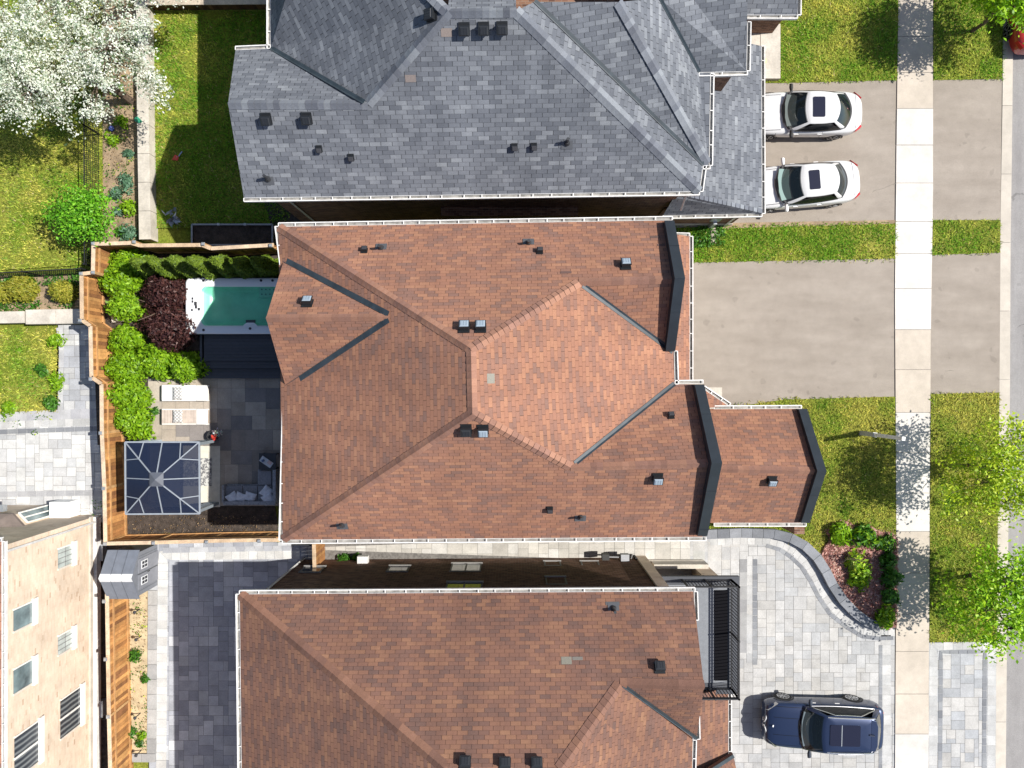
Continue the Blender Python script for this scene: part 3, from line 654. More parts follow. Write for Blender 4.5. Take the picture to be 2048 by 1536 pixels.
walls(G, [(6.0, 6.9), (9.45, 6.9), (9.45, 13.2), (6.0, 13.2)], .35, 2.95, M['brick_dark'], "garage_wall")
walls(G, [(6.0, 6.87), (9.48, 6.87), (9.48, 13.23), (6.0, 13.23)], 0, .35, M['stone'], "foundation")
downspout(G, [W(1362, 420, 4.2), (6.2, 6.9, 6.0)]); downspout(G, [(9.2, 6.85, .1), (9.2, 6.85, 2.9)]); downspout(G, [(-8.4, 6.9, .1), (-8.4, 6.9, 6.0)])
MB().box(8.3, 6.82, 1.0, 8.7, 6.88, 1.5).box(8.45, 6.7, .3, 8.6, 6.84, 1.1).build("meter_box", M['galv'], G)
MB().box(10.7, 13.15, 0, 11.55, 15.5, .32).build("porch_step", M['stone'], G); MB().box(9.5, 13.2, 0, 10.9, 15.5, .3).build("porch_floor", M['stone'], G)
# ---- lower brown house ---------------------------------------------------------------------
B = thing("brick_house", "house with a brown roof, black balcony and pale paver driveway below the narrow stone path", "house", (-1, -12, 0))
c1, c2 = W(479, 1188, EZ), W(1386, 1182, EZ); plBn = plane3(c1, c2, W(887, 1533, 9.43)); cr = hit(887, 1533, plBn)
bk = [c1, cr, W(905, 1900, 9.43), W(487, 1900, EZ)]; plBb = pl_of(bk)
hA = hit(1240, 1368, plBn); pA = hit(1408, 1372, plBn); h2 = hit(1121, 1537, plBn)
lo = W(1393, 1478, EZ); vB = W(1386, 1480, EZ)
bn = [c1, c2, pA, hA, h2, cr]; bs = [hA, pA, lo]; bf = [hA, vB, W(1378, 1900, EZ), W(1040, 1900, h2.z), h2]
btop = [cr, h2, W(1040, 1900, h2.z), W(905, 1900, 9.43)]
RB = roof(B, [bk, bn, bs, bf, btop], M['brown_dimmed']); 
caps(RB, [(c1, cr, bn, bk), (hA, h2, bn, bf), (hA, pA, bn, bs)], [[t * .74 for t in q] for q in BROWNS], wd=.2); valley(RB, lo, hA + (lo - hA) * .03, bs, bf, .12, .03, .03)  # cap colours dimmed along with the lower roof
vents(RB, plBn, [(1320, 1332), (930, 1523), (1010, 1525), (1074, 1525)], 'dark'); stack(RB, plBn, 1227, 1217)
patch(RB, plBn, 1133, 1321, .34, .24, (.2, .19, .16)); patch(RB, plBn, 1155, 1317, .34, .11, (.17, .16, .145)); patch(RB, plBn, 1225, 1207, .48, .12, (.1, .1, .105))
gutter(B, c1, W(1390, 1182, EZ), dy); gutter(B, c1, W(487, 1900, EZ), -dx); gutter(B, W(1388, 1183, EZ), W(1390, 1240, EZ), dx); gutter(B, W(1392, 1432, EZ), lo, dx); gutter(B, vB, W(1380, 1700, EZ), dx); gutter(B, vB, lo, dy, gaps=.2)
walls(B, [(-9.15, -7.62), (5.66, -7.52), (5.66, -30), (-9.15, -30)], 0, EZ - .1, M['brick_dark'])
MB().box(5.35, -8.0, 0, 5.78, -7.44, 6.0, (1, 1, 1)).build("quoin", M['brick_tan'], B, uv=True)
mesh("gable_wall", [(6.25, -8.0, EZ - .6), (6.25, pA.y, pA.z - .3), (6.25, -12.1, EZ - .6)], [(0, 1, 2)], M['stucco'], B)
walls(B, [(5.6, -8.35), (8.2, -8.35), (8.2, -11.9), (5.6, -11.9)], 0, 3.1, M['stucco'], "porch_wall")
MB().box(7.75, -8.45, 0, 8.4, -7.8, 3.0).build("porch_pillar", M['brick_tan'], B, uv=True)
MB().box(6.0, -7.8, 0, 8.3, -7.62, .9).build("porch_rail_wall", M['stone'], B)
downspout(B, [(-9.0, -7.55, .1), (-9.0, -7.55, 6.0)])
# balcony
bx0, bx1, by0, by1 = 5.7, 8.5, -7.6, -11.8
M['black'] = mat('black_mat', (.006, .006, .008), .9, spec=.1)
MB().box(5.6, -8.4, .0, 8.25, -7.6, .3).build('porch_floor', M['stone'], B)
bal = MB().box(bx0, by1 - .25, 3.12, bx1 + .34, by0 + .12, 3.3, (.045, .05, .062)).build("balcony_deck", M['paint'], B)
MB().box(bx0 + .2, by1 + .2, 3.302, bx1 - .15, by0 - .2, 3.318, (.165, .178, .198)).build("membrane", M['paint'], bal)
MB().box(7.86, -11.5, 3.3, 8.36, -8.0, 3.36, (.006, .007, .01)).build("black_panel", M['black'], bal)  # flat matte black panel on the deck
rl = MB(); dkc = (.015, .016, .02)
for p, q in (((bx0 + .9, by0), (bx1, by0)), ((bx1, by0), (bx1, by1)), ((bx1, by1), (bx0 + .9, by1))):
    for h in (3.42, 4.2, 4.32): rl.beam((*p, h), (*q, h), .045, .045, dkc)
    L = math.dist(p, q); n = int(L / .125)
    for i in range(n + 1):
        t = i / n; x, y = p[0] + (q[0] - p[0]) * t, p[1] + (q[1] - p[1]) * t; big = i in (0, n, n // 2)
        rl.box(x - (.03 if big else .011), y - (.03 if big else .011), 3.3, x + (.03 if big else .011), y + (.03 if big else .011), 4.36 if big else 4.3, dkc)
rl.build("balcony_railing", M['paint'], B)
bsk = [(8.5, -11.9, 3.0), (8.5, -19, 3.0), (6.2, -19, 4.2), (6.2, -11.9, 4.2)]; roof(B, [bsk], M['brown_dimmed'], "garage_roof"); gutter(B, (8.5, -19, 3.0), (8.5, -11.95, 3.0), dx)
pr = [W(1466, 1508, 3.2), W(1486, 1600, 3.9), W(1405, 1600, 4.4), W(1404, 1548, 4.3)]; RP = roof(B, [pr], M['brown_dimmed'], "porch_roof"); valley(RP, pr[0], pr[3], pr, bsk, .12, .02, .03)
walls(B, [(5.6, -12.2), (8.1, -12.2), (8.1, -30), (5.6, -30)], 0, 2.95, M['brick_dark'], "garage_wall")
def north_window(u, zc, wd, ht, panes=1, pale_pane=False):  # last flag picks pale curtain glass for the pane
    y = -7.57; x = (u - 1024) / 46 * (31 - zc) / 31
    f = MB(); f.box(x - wd / 2 - .06, y - .03, zc - ht / 2 - .1, x + wd / 2 + .06, y + .075, zc - ht / 2, (.26, .25, .24)); f.box(x - wd / 2 - .05, y - .02, zc + ht / 2, x + wd / 2 + .05, y + .03, zc + ht / 2 + .1, (.16, .15, .14))
    for s in range(panes + 1): xx = x - wd / 2 + wd * s / panes; f.box(xx - .03, y - .02, zc - ht / 2, xx + .03, y + .04, zc + ht / 2, (.13, .13, .13))
    o = f.build("window", M['paint'], B)
    mesh("pane", [(x - wd / 2, y + .02, zc - ht / 2), (x + wd / 2, y + .02, zc - ht / 2), (x + wd / 2, y + .02, zc + ht / 2), (x - wd / 2, y + .02, zc + ht / 2)], [(0, 1, 2, 3)], M['curtain' if pale_pane else 'glass'], o)
north_window(625, 1.9, .8, .7); north_window(797, 1.8, .8, .7); north_window(932, 1.6, 1.2, 1.1, 2, True); north_window(928, 4.4, 1.3, 1.0, 2); north_window(1105, 1.0, .65, .6); north_window(1180, 1.0, .7, .6, 1, True); north_window(1112, 3.6, .75, .9)
MB().box(W(716, 0, .7).x, -7.6, .55, W(732, 0, .7).x + .1, -7.3, .85).build("dryer_vent", M['white'], B)
gm_ = MB(); gx = W(1245, 0, .6).x
gm_.box(gx - .9, -7.45, .55, gx - .6, -7.2, .9, (.03, .03, .03)).tube([(gx - .7, -7.35, .7), (gx, -7.35, .75), (gx, -7.4, .1)], .035, 6, (.25, .25, .26)).box(gx - .1, -7.5, .55, gx + .25, -7.22, .85, (.32, .33, .35)).tube([(gx + .6, -7.45, .1), (gx + .6, -7.45, .6)], .05, 6, (.03, .03, .03)).tube([(gx + .35, -7.4, .75), (gx + .5, -7.4, .1)], .03, 6, (.2, .2, .2))
gm_.build("gas_meter", M['paint'], B)
# ---- tan brick house -----------------------------------------------------------------------
T = thing("brick_house", "tan brick house whose sunlit window wall faces the narrow alley and wooden fence", "house", (-20, -12, 0))
wx = W(203, 0, 0).x; cy_ = W(0, 1029, 0).y
walls(T, [(wx, cy_), (wx, -32), (-40, -32), (-40, cy_)], 0, EZ, M['brick_tan'])
walls(T, [(-19.6, cy_ - .4), (-19.6, cy_ + .02), (-20.0, cy_ + .42), (-40, cy_ + .5), (-40, cy_ - .4)], 0, 2.5, M['brick_tan'], "bay_wall")
M['bayroof'] = mat('bay_roof', (.16, .13, .115), .8, var=[(3, .8, 1.15)])
roof(T, [[(-19.45, cy_ - .05, 2.55), (-19.95, cy_ + .5, 2.55), (-40, cy_ + .6, 2.55), (-40, cy_ - .05, 2.8), (-21, cy_ - .05, 2.8)]], M['bayroof'], "bay_roof", .12)
tr = [(wx + .1, cy_ + .2, EZ), (wx + .1, -32, EZ), (-26, -32, 10), (-26, cy_ - 6, 10)]; tr2 = [(wx + .1, cy_ + .2, EZ), (-26, cy_ - 6, 10), (-40, cy_ - 6, 10), (-40, cy_ + .2, EZ)]
roof(T, [tr, tr2], M['brown']); gutter(T, (wx + .1, cy_ + .2, EZ), (wx + .1, -32, EZ), dx); gutter(T, (-40, cy_ + .2, EZ), (wx + .1, cy_ + .2, EZ), dy)
for z, n_ in ((.75, .07), (5.85, .06)):
    MB().box(wx - .01, -32, z, wx + n_, cy_ + n_, z + .16).build("stone_band", M['stone'], T)
MB().box(wx, cy_ - .05, 0, wx + .05, cy_ - .9, .02).build("downspout_block", M['stone'], T)
downspout(T, [(wx + .08, W(0, 1079, 4).y, .2), (wx + .08, W(0, 1079, 4).y, 6.0)])
MB().beam((wx + .07, cy_ + .0, .45), (wx + .07, -32, .45), .14, .3).build("foundation_ledge", M['white'], T)
def east_window(v, zc, wd, ht, panes, kind):
    y = (768 - v) / 46 * (31 - zc) / 31; x = wx
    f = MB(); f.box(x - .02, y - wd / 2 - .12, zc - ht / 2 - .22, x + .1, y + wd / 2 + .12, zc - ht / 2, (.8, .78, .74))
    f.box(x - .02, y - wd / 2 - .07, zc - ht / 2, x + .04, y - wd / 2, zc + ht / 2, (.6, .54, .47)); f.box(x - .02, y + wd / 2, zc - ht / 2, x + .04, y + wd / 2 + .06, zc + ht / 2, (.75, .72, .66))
    for s in range(1, panes): yy = y - wd / 2 + wd * s / panes; f.box(x - .02, yy - .04, zc - ht / 2, x + .035, yy + .04, zc + ht / 2, (.72, .7, .66))
    o = f.build("window", M['paint'], T)
    mesh("pane", [(x + .015, y - wd / 2, zc - ht / 2), (x + .015, y + wd / 2, zc - ht / 2), (x + .015, y + wd / 2, zc + ht / 2), (x + .015, y - wd / 2, zc + ht / 2)], [(0, 1, 2, 3)], M[kind], o)
    if kind == 'curtain' and wd < .9:
        g_ = MB()
        for k in (-.17, 0, .17): g_.box(x + .016, y + k * wd * 1.6 - .012, zc - ht / 2, x + .028, y + k * wd * 1.6 + .012, zc + ht / 2, (.2, .2, .2))
        g_.box(x + .016, y - wd / 2, zc - .012, x + .028, y + wd / 2, zc + .012, (.2, .2, .2)); g_.build("muntins", M['paint'], o)
for v, zc, wd, ht, pn, kd in ((1113, 2.55, .75, .9, 1, 'curtain'), (1233, 5.0, .75, 1.0, 1, 'glass2'), (1284, 2.55, .72, .9, 1, 'curtain'), (1353, 5.0, .85, 1.0, 1, 'glass2'), (1425, 2.2, 1.5, 1.3, 2, 'blind'), (1500, 4.8, 1.5, 1.3, 2, 'blind')):
    if kd not in M:
        M[kd] = mat(kd, (.18, .24, .25), .1, var=[(1.2, .3, 1.4)], spec=.8) if kd == 'glass2' else None
        if kd == 'blind':
            q = N("blind_glass"); wv = q.n("TexWave", bands_direction='Y'); wv.inputs["Scale"].default_value = 1.5; wv.inputs["Distortion"].default_value = 1.6; q.l(q.pos(), wv.inputs[0])
            q.l(q.ramp(wv.outputs[0], [(0, (.03, .035, .045)), (.5, (.06, .07, .08)), (1, (.2, .215, .22))]), q.b.inputs[0]); q.b.inputs["Roughness"].default_value = .12; M[kd] = q.m
    east_window(v, zc, wd, ht, pn, kd)
for v in (1105, 1418): MB().box(wx, W(0, v, .3).y - .35, .02, wx + .25, W(0, v, .3).y + .35, .35, (.5, .52, .52)).build("window_well", M['galv'], T)
# angled bay door with pale frame
a_, c_ = Vector((-19.62, cy_ + .06, .25)), Vector((-19.98, cy_ + .44, .25)); dd = (c_ - a_).normalized(); nn = Vector((dd.y, -dd.x, 0)); nn = nn if nn.x > 0 else -nn
f = MB(); L = (c_ - a_).length
for t in (0, .5, 1): f.beam(a_ + dd * L * t + nn * .03, a_ + dd * L * t + nn * .03 + Vector((0, 0, 1.9)), .05, .05, (.75, .74, .7))
for z in (0, 1.9): f.beam(a_ + nn * .03 + Vector((0, 0, z)), c_ + nn * .03 + Vector((0, 0, z)), .05, .06, (.75, .74, .7))
o = f.build("patio_door", M['paint'], T); mesh("pane", [a_ + nn * .02, c_ + nn * .02, c_ + nn * .02 + Vector((0, 0, 1.9)), a_ + nn * .02 + Vector((0, 0, 1.9))], [(0, 1, 2, 3)], M['glass2'], o)
MB().box(-20.9, cy_ + .5, 1.9, -20.6, cy_ + .75, 2.15, (.3, .3, .3)).build("wall_vent", M['galv'], T)
# ---------------------------------------------------------------- fences and walls of the yards
WOODS = [(.36, .17, .055), (.43, .21, .07), (.5, .26, .09), (.3, .135, .045), (.24, .105, .04)]
RAIL = [(.52, .38, .25), (.58, .44, .31)]
def wood_fence(name, label, pts, h=1.78, posts=None, face=1, group=None, rails=True, top=RAIL, capw=.075, board_shade=1.0):
    """pts: top line in photo pixels (height h) -> plan; vertical boards, cap rail, posts with metal caps"""
    P = [Vector((*W(u, v, h)[:2], 0)) for u, v in pts]; F = thing(name, label, "fence", P[0], group)
    pan, cap = MB(), MB(); acc = 0
    for a, c in zip(P, P[1:]):
        d = c - a; L = d.length; d /= L; nrm = Vector((-d.y, d.x, 0)) * face; n = max(1, int(L / .145))
        for i in range(n):
            m = a + d * (L * (i + .5) / n); k = random.uniform(.75, 1.25) * board_shade; col = [t * k for t in random.choice(WOODS)]
            pan.obox(m + Vector((0, 0, h / 2 - .02)) + nrm * random.uniform(-.006, .006), d, nrm, (0, 0, 1), L / n / 2 - .003, .011, h / 2 - .06, col)
        if rails:
            for z in (.32, h - .38): pan.obox((a + c) / 2 + nrm * .035 + Vector((0, 0, z)), d, nrm, (0, 0, 1), L / 2, .02, .045, (.46, .25, .1))
        q = 0
        while q < L - .05:
            e = min(L, q + 2.4); cap.obox(a + d * (q + e) / 2 + Vector((0, 0, h + .0)), d, nrm, (0, 0, 1), (e - q) / 2 - .004, capw, .018, random.choice(top)); q = e
    pan.build("boards", M['wood'], F); cap.build("cap_rail", M['wood'], F)
    for i, (u, v) in enumerate(posts if posts is not None else pts):
        p = W(u, v, h + .06); MB().box(p.x - .055, p.y - .055, 0, p.x + .055, p.y + .055, h + .06, (.45, .27, .12)).build("post", M['wood'], F)
        MB().obox((p.x, p.y, h + .09), (1, 0, 0), (0, 1, 0), (0, 0, 1), .075, .075, .03, (1, 1, 1), .6).build("post_cap", M['galv'], F)
    return F
wood_fence("wooden_fence", "stepped cedar fence with flat cap rail behind the row of cedars by the swim spa", [(186, 488), (262, 486), (280, 491), (404, 490), (422, 497), (548, 490)], posts=[(186, 487), (268, 484), (406, 488), (541, 491)], face=-1)
wood_fence("wooden_fence", "jogging cedar fence between the lime green shrubs and the left paver yard", [(187, 490), (186, 545), (163, 548), (164, 640), (181, 652), (183, 754), (203, 768), (204, 870), (209, 980), (211, 1088)], posts=[(186, 545), (162, 547), (160, 641), (181, 758), (201, 866), (207, 977), (210, 1088)], face=1)
wood_fence("wooden_fence", "cedar fence along the dark mulch bed, behind the gazebo and grey shed", [(212, 1087), (307, 1085), (410, 1082), (516, 1080), (560, 1080)], posts=[(307, 1086), (413, 1084), (518, 1082)], face=1)
wood_fence("wooden_fence", "long sunlit orange fence beside the narrow sand bed", [(214, 1180), (216, 1310), (218, 1430), (222, 1600)], posts=[(208, 1203), (211, 1319), (216, 1434)], face=1)
wood_fence("wooden_fence", "short wood fence panel closing the end of the pale stone side path", [(628, 1088), (629, 1138)], posts=[], face=-1, h=1.7)
wood_fence("wooden_fence", "beige-topped fence with shade-darkened boards at the top edge behind the blossom tree", [(290, 3), (540, 1)], posts=[], h=.75, top=[(.45, .38, .3), (.5, .42, .33)], capw=.16, board_shade=.3)  # boards darkened: shade of the inner face is put into their colour
p0, p1 = W(585, 1091, 1.5), W(627, 1091, 1.5); GT = thing("slatted_gate", "black horizontal slat gate at the start of the stone side path", "gate", (p0.x, p0.y, 0))
g = MB()
for i in range(9): g.box(p0.x, p0.y - .02, .15 + i * .155, p1.x, p0.y + .02, .27 + i * .155, (.02, .022, .03))
g.build("slats", M['paint'], GT)
for x in (p0.x, p1.x): MB().box(x - .04, p0.y - .04, 0, x + .04, p0.y + .04, 1.55, (.015, .016, .02)).build("post", M['paint'], GT)

def chain_fence(label, pts, h=1.2):
    P = [Vector((*W(u, v, h)[:2], 0)) for u, v in pts]; F = thing("chain_link_fence", label, "fence", P[0]); b = MB(); k = (.015, .016, .018)
    for a, c in zip(P, P[1:]):
        d = c - a; L = d.length; d /= L
        for z in (.06, h): b.beam(a + Vector((0, 0, z)), c + Vector((0, 0, z)), .035, .035, k)
        n = int(L / .085)
        for i in range(n):
            q = a + d * (L * i / n); b.beam(q + Vector((0, 0, .05)), q + d * .085 + Vector((0, 0, h)), .012, .012, k)
        for z in np.arange(.15, h, .15): b.beam(a + Vector((0, 0, z)), c + Vector((0, 0, z)), .01, .01, k)
    b.build("mesh", M['paint'], F); n = 0
    for a, c in zip(P, P[1:]):
        L = (c - a).length; m = max(1, round(L / 2.4))
        for i in range(m + 1):
            q = a + (c - a) * i / m; MB().tube([q, q + Vector((0, 0, h + .08))], .035, 8, k).build("post", M['paint'], F)
chain_fence("thin black fence standing upright beside the bare dirt strip and leafy bush", [(168, -80), (168, 250), (169, 528)])
chain_fence("black mesh fence between the yellowed neighbour lawn and the green planting bed", [(-70, 549), (162, 537)])
def retaining(label, pts_px, h, wd, m='stone', name="retaining_wall"):
    """pts: photo pixels of the centre line of the top; a wall of blocks with joints"""
    b = MB(); P = [Vector((*W(u, v, h)[:2], 0)) for u, v in pts_px]
    for a, c in zip(P, P[1:]):
        L = (c - a).length; n = max(1, round(L / 1.25)); d = (c - a) / L; s = Vector((-d.y, d.x, 0))
        for i in range(n): b.obox(a + d * (L * (i + .5) / n) + Vector((0, 0, h / 2)), d, s, (0, 0, 1), L / n / 2 - .008, wd / 2, h / 2 + random.uniform(-.006, .006))
    return tag(b.build(name, M[m]), label, "retaining wall")
retaining("tall beige concrete retaining wall between the dirt strip and the shaded lawn", [(283, -60), (286, 250), (290, 479)], .62, .5)
retaining("smooth concrete block capping the planting bed, next to the jogging fence", [(51, 634), (172, 632)], .45, .62)
retaining("pale concrete ledge at the far left under the leafy bed", [(-60, 636), (49, 634)], .4, .5)
retaining("broken concrete wall stub between the dark red tree and the lime shrubs", [(222, 636), (300, 628)], .3, .4)
# ---------------------------------------------------------------- swim spa and deck
DK = thing("deck", "charcoal composite deck with two steps beside the swim spa", "deck", W(480, 720, 0))
for (u0, v0, u1, v1, z0, z1) in ((408, 664, 560, 722, 0, .62), (408, 722, 560, 737, 0, .45), (408, 737, 560, 757, 0, .3)):
    a, c = W(u0, v1, z1), W(u1, v0, z1); b = MB(); n = max(1, round((c.y - a.y) / .14))
    for i in range(n):
        y0, y1 = a.y + (c.y - a.y) * i / n, a.y + (c.y - a.y) * (i + 1) / n; k = random.uniform(.85, 1.15); b.box(a.x, y0 + .004, z1 - .03, c.x, y1 - .004, z1, (.052 * k, .053 * k, .062 * k))
    b.box(a.x + .01, a.y + .02, z0, c.x - .01, c.y - .02, z1 - .035, (.03, .03, .035)); b.build("deck_boards", M['paint'], DK)
SPA = thing("swim_spa", "white swim spa full of teal water under the roof gable", "hot tub", W(480, 612, 0))
sz = .95; a, c = W(371, 668, sz), W(645, 556, sz)
def rrect(x0, y0, x1, y1, r, n=6):
    out = []
    for cx, cy, t0 in ((x1 - r, y1 - r, 0), (x0 + r, y1 - r, 90), (x0 + r, y0 + r, 180), (x1 - r, y0 + r, 270)):
        for i in range(n + 1): t = math.radians(t0 + 90 * i / n); out.append((cx + r * math.cos(t), cy + r * math.sin(t)))
    return out
def loops(ls, mt, name, parent, cap=False, smooth=True):
    """skin between same-length closed loops of 3-D points"""
    n = len(ls[0]); vs = [p for l in ls for p in l]
    fs = [(k * n + i, k * n + (i + 1) % n, (k + 1) * n + (i + 1) % n, (k + 1) * n + i) for k in range(len(ls) - 1) for i in range(n)]
    if cap: fs.append(tuple((len(ls) - 1) * n + i for i in range(n)))
    return mesh(name, vs, fs, mt, parent, smooth=smooth)
RR = lambda ins, r, z, l=0.0: [(x, y, z) for x, y in rrect(a.x + ins + l, a.y + ins, c.x - ins, c.y - ins, r)]
M['acrylic'] = mat("spa_acrylic", (.74, .76, .78), .18, coat=.5); M['cabinet'] = mat("spa_cabinet", (.05, .05, .055), .5)
M['teal'] = mat("teal_basin", (.2, .7, .46), .3, var=[(1.6, .8, 1.15)])
loops([RR(.02, .2, .05), RR(.02, .2, sz - .05)], M['cabinet'], "cabinet", SPA)
loops([RR(0, .22, sz - .06), RR(0, .22, sz), RR(.05, .2, sz + .02), RR(.29, .24, sz + .015, .12), RR(.36, .26, sz - .06, .3)], M['acrylic'], "rim", SPA)
loops([RR(.34, .26, sz - .04, .3), RR(.42, .34, sz - .22, .46), RR(.48, .36, sz - .42, .62), RR(.5, .3, sz - .46, .9), RR(.55, .3, .2, 1.02)], M['teal'], "basin", SPA, cap=True)
wt = N("spa_water"); wt.b.inputs["Base Color"].default_value = (.25, .8, .55, 1); wt.b.inputs["Roughness"].default_value = .02; wt.b.inputs["IOR"].default_value = 1.33; wt.b.inputs["Alpha"].default_value = .3; wt.bump(wt.noise(3.5, 3), .3, .06); M['water'] = wt.m
wl = RR(.36, .27, sz - .1, .3); mesh("water", wl, [tuple(range(len(wl)))], M['water'], SPA)
b = MB(); k = (.03, .03, .035)
for u, v, s in ((391, 607, .05), (392, 614, .04), (398, 618, .035), (385, 597, .03), (385, 603, .03), (384, 620, .03)):
    p = W(u, v, sz + .03); b.box(p.x - s, p.y - s * 1.6, sz + .01, p.x + s, p.y + s * 1.6, sz + .04, k)
for u, v in ((407, 561), (522, 561), (545, 561), (407, 660), (500, 657)): p = W(u, v, sz + .03); b.tube([(p.x, p.y, sz + .01), (p.x, p.y, sz + .045)], .055, 10, k)
b.build("controls", M['paint'], SPA)
b = MB(); p = W(500, 649, sz); b.add([(p.x - .4, p.y - .22, sz + .02), (p.x + .4, p.y - .22, sz + .02), (p.x + .26, p.y + .0, sz - .02), (p.x + .15, p.y + .08, sz - .04), (p.x - .15, p.y + .08, sz - .04), (p.x - .26, p.y, sz - .02)], [(0, 1, 2, 3, 4, 5)], (.75, .77, .79)); b.box(p.x - .2, p.y + .08, sz - .09, p.x + .2, p.y + .2, sz - .06, (.05, .06, .065)); b.build("filter_cover", M['paint'], SPA)
b = MB(); p0, p1 = W(519, 595, sz - .2), W(560, 573, sz - .2); b.box(p0.x, p0.y, sz - .5, p1.x, p1.y, sz - .15, (.16, .5, .36))
for i in range(4):
    for j in range(2): b.tube([(p0.x + .12 + .17 * i, p0.y + .13 + .2 * j, sz - .15), (p0.x + .12 + .17 * i, p0.y + .13 + .2 * j, sz - .135)], .035, 8, (.05, .12, .12))
b.build("jet_seat", M['paint'], SPA)
b = MB(); s0, s1 = W(428, 575, .6), W(428, 648, .6); pts = [Vector((s0.x + .18 * math.sin(t * math.pi), s0.y + (s1.y - s0.y) * t, .33)) for t in np.linspace(0, 1, 12)]; b.tube(pts, .03, 6, (.12, .45, .3)); b.build("bench_edge", M['paint'], SPA)
MB().box(W(404, 0, .4).x - .05, W(0, 732, .4).y, 0, W(404, 0, .4).x + .04, W(0, 668, .4).y, .5, (.07, .075, .085)).build("side_rail", M['paint'], DK)
# ---------------------------------------------------------------- gazebo, furniture
GZ = thing("gazebo", "square gazebo with smoky panels and pale ribs next to the mulch bed", "gazebo", W(330, 955, 0))
ez, pz = 2.1, 2.62; e = [W(251, 884, ez), W(399, 884, ez), W(400, 1027, ez), W(252, 1028, ez)]; ec = (e[0] + e[2]) / 2; top = .24
t_ = [Vector((ec.x + sx * top, ec.y + sy * top, pz - .06)) for sx, sy in ((-1, 1), (1, 1), (1, -1), (-1, -1))]
pm = N("smoky_panel"); pm.b.inputs["Base Color"].default_value = (.012, .018, .04, 1); pm.b.inputs["Roughness"].default_value = .18; pm.b.inputs["Alpha"].default_value = .94; M['smoky'] = pm.m
RF = MB(); rib = MB(); rc = (.25, .28, .32)
for i in range(4):
    j = (i + 1) % 4; pan = MB().add([e[i], e[j], t_[j], t_[i]], [(0, 1, 2, 3)]); 
    o = mesh("roof_panel", pan.v, [f if True else f for f in pan.f], M['smoky'], GZ)
    up = Vector((0, 0, .025)); rib.beam(e[i] + up, t_[i] + up, .042, .04, rc); rib.beam(e[i] + up * .5, e[j] + up * .5, .06, .06, rc)
    mid = (e[i] + e[j]) / 2; rib.beam(mid + up, (t_[i] + t_[j]) / 2 + up, .036, .035, rc)
    for q, cr_ in ((.25, i), (.75, j)):
        s = e[i] + (e[j] - e[i]) * q; dest = e[cr_] + (t_[cr_] - e[cr_]) * .54
        rib.beam(s + up, dest + up, .032, .03, rc)
rib.build("roof_ribs", M['paint'], GZ)
cap = MB().add([t_[0] + Vector((-.04, .04, .05)), t_[1] + Vector((.04, .04, .05)), t_[2] + Vector((.04, -.04, .05)), t_[3] + Vector((-.04, -.04, .05)), Vector((ec.x, ec.y, pz + .12))], [(0, 4, 1), (1, 4, 2), (2, 4, 3), (3, 4, 0)], (.09, .1, .125)); cap.build("roof_cap", M['paint'], GZ)
for p in e:
    q = p + (ec - p) * .06; MB().box(q.x - .06, q.y - .06, .1, q.x + .06, q.y + .06, ez, (.2, .23, .26)).build("post", M['paint'], GZ)
for i, j in ((0, 1), (3, 2)):
    cu = MB(); A_, B_ = e[i] + (ec - e[i]) * .07, e[j] + (ec - e[j]) * .07
    for s0_ in ((0, .16), (.84, 1.0)):
        n = 8; cu = MB(); pts = [A_ + (B_ - A_) * (s0_[0] + (s0_[1] - s0_[0]) * k / n) for k in range(n + 1)]
        vs = []; 
        for k, p in enumerate(pts): off = .05 * (1 if k % 2 else -1); vs += [(p.x, p.y + off, .15), (p.x, p.y + off, ez - .1)]
        cu.add(vs, [(2 * k, 2 * k + 2, 2 * k + 3, 2 * k + 1) for k in range(n)], (.34, .39, .44))
        cu.build("curtain", M['paint'], GZ); cu = MB()
fl = MB(); p0, p1 = W(300, 1014, .16), W(440, 892, .16); fl.box(p0.x, p0.y, .14, p1.x, p1.y, .165, (.6, .58, .5)); tag(fl.build("sunlit_paving", M['paint']), "cream sheet standing for sunlit paving under the smoky gazebo roof", "mat")  # cream sheet: sunlight on the gazebo paving put into its colour
def scroll(name, base, ink, sc):
    q = N(name); v = q.n("TexVoronoi", feature='DISTANCE_TO_EDGE'); v.inputs["Scale"].default_value = sc; q.l(q.pos(), v.inputs[0])
    c_ = q.ramp(v.outputs[0], [(0, ink), (.09, ink), (.14, base), (1, base)]); wv = q.n("TexWave", wave_type='RINGS'); wv.inputs["Scale"].default_value = sc * .35; wv.inputs["Distortion"].default_value = 6; q.l(q.pos(), wv.inputs[0])
    q.l(q.mix(q.math('GREATER_THAN', wv.outputs[0], .72), c_, c4(ink)), q.b.inputs[0]); q.b.inputs["Roughness"].default_value = .9; return q.m
def lattice(name, base, ink, sc):
    q = N(name); sp = q.n("SeparateXYZ"); q.l(q.pos(), sp.inputs[0]); a_ = q.math('ADD', sp.outputs[0], sp.outputs[1]); b_ = q.math('SUBTRACT', sp.outputs[0], sp.outputs[1])
    f = lambda x: q.math('ABSOLUTE', q.math('SUBTRACT', q.math('FRACT', q.math('MULTIPLY', x, sc)), .5))
    t = q.math('MAXIMUM', q.math('LESS_THAN', f(a_), .13), q.math('LESS_THAN', f(b_), .13)); q.l(q.mix(q.math('MULTIPLY', t, .8), c4(base), c4(ink)), q.b.inputs[0]); q.b.inputs["Roughness"].default_value = .9; return q.m
M['scroll'] = lattice("pillow_print", (.6, .59, .57), (.16, .155, .15), 7.0)
q = N("rug_print"); q.l(q.ramp(q.noise(5.5, 3, .6), [(.46, (.5, .5, .48)), (.5, (.13, .13, .14)), (.56, (.13, .13, .14)), (.6, (.5, .5, .48))]), q.b.inputs[0]); q.b.inputs["Roughness"].default_value = .95; M['scrollrug'] = q.m
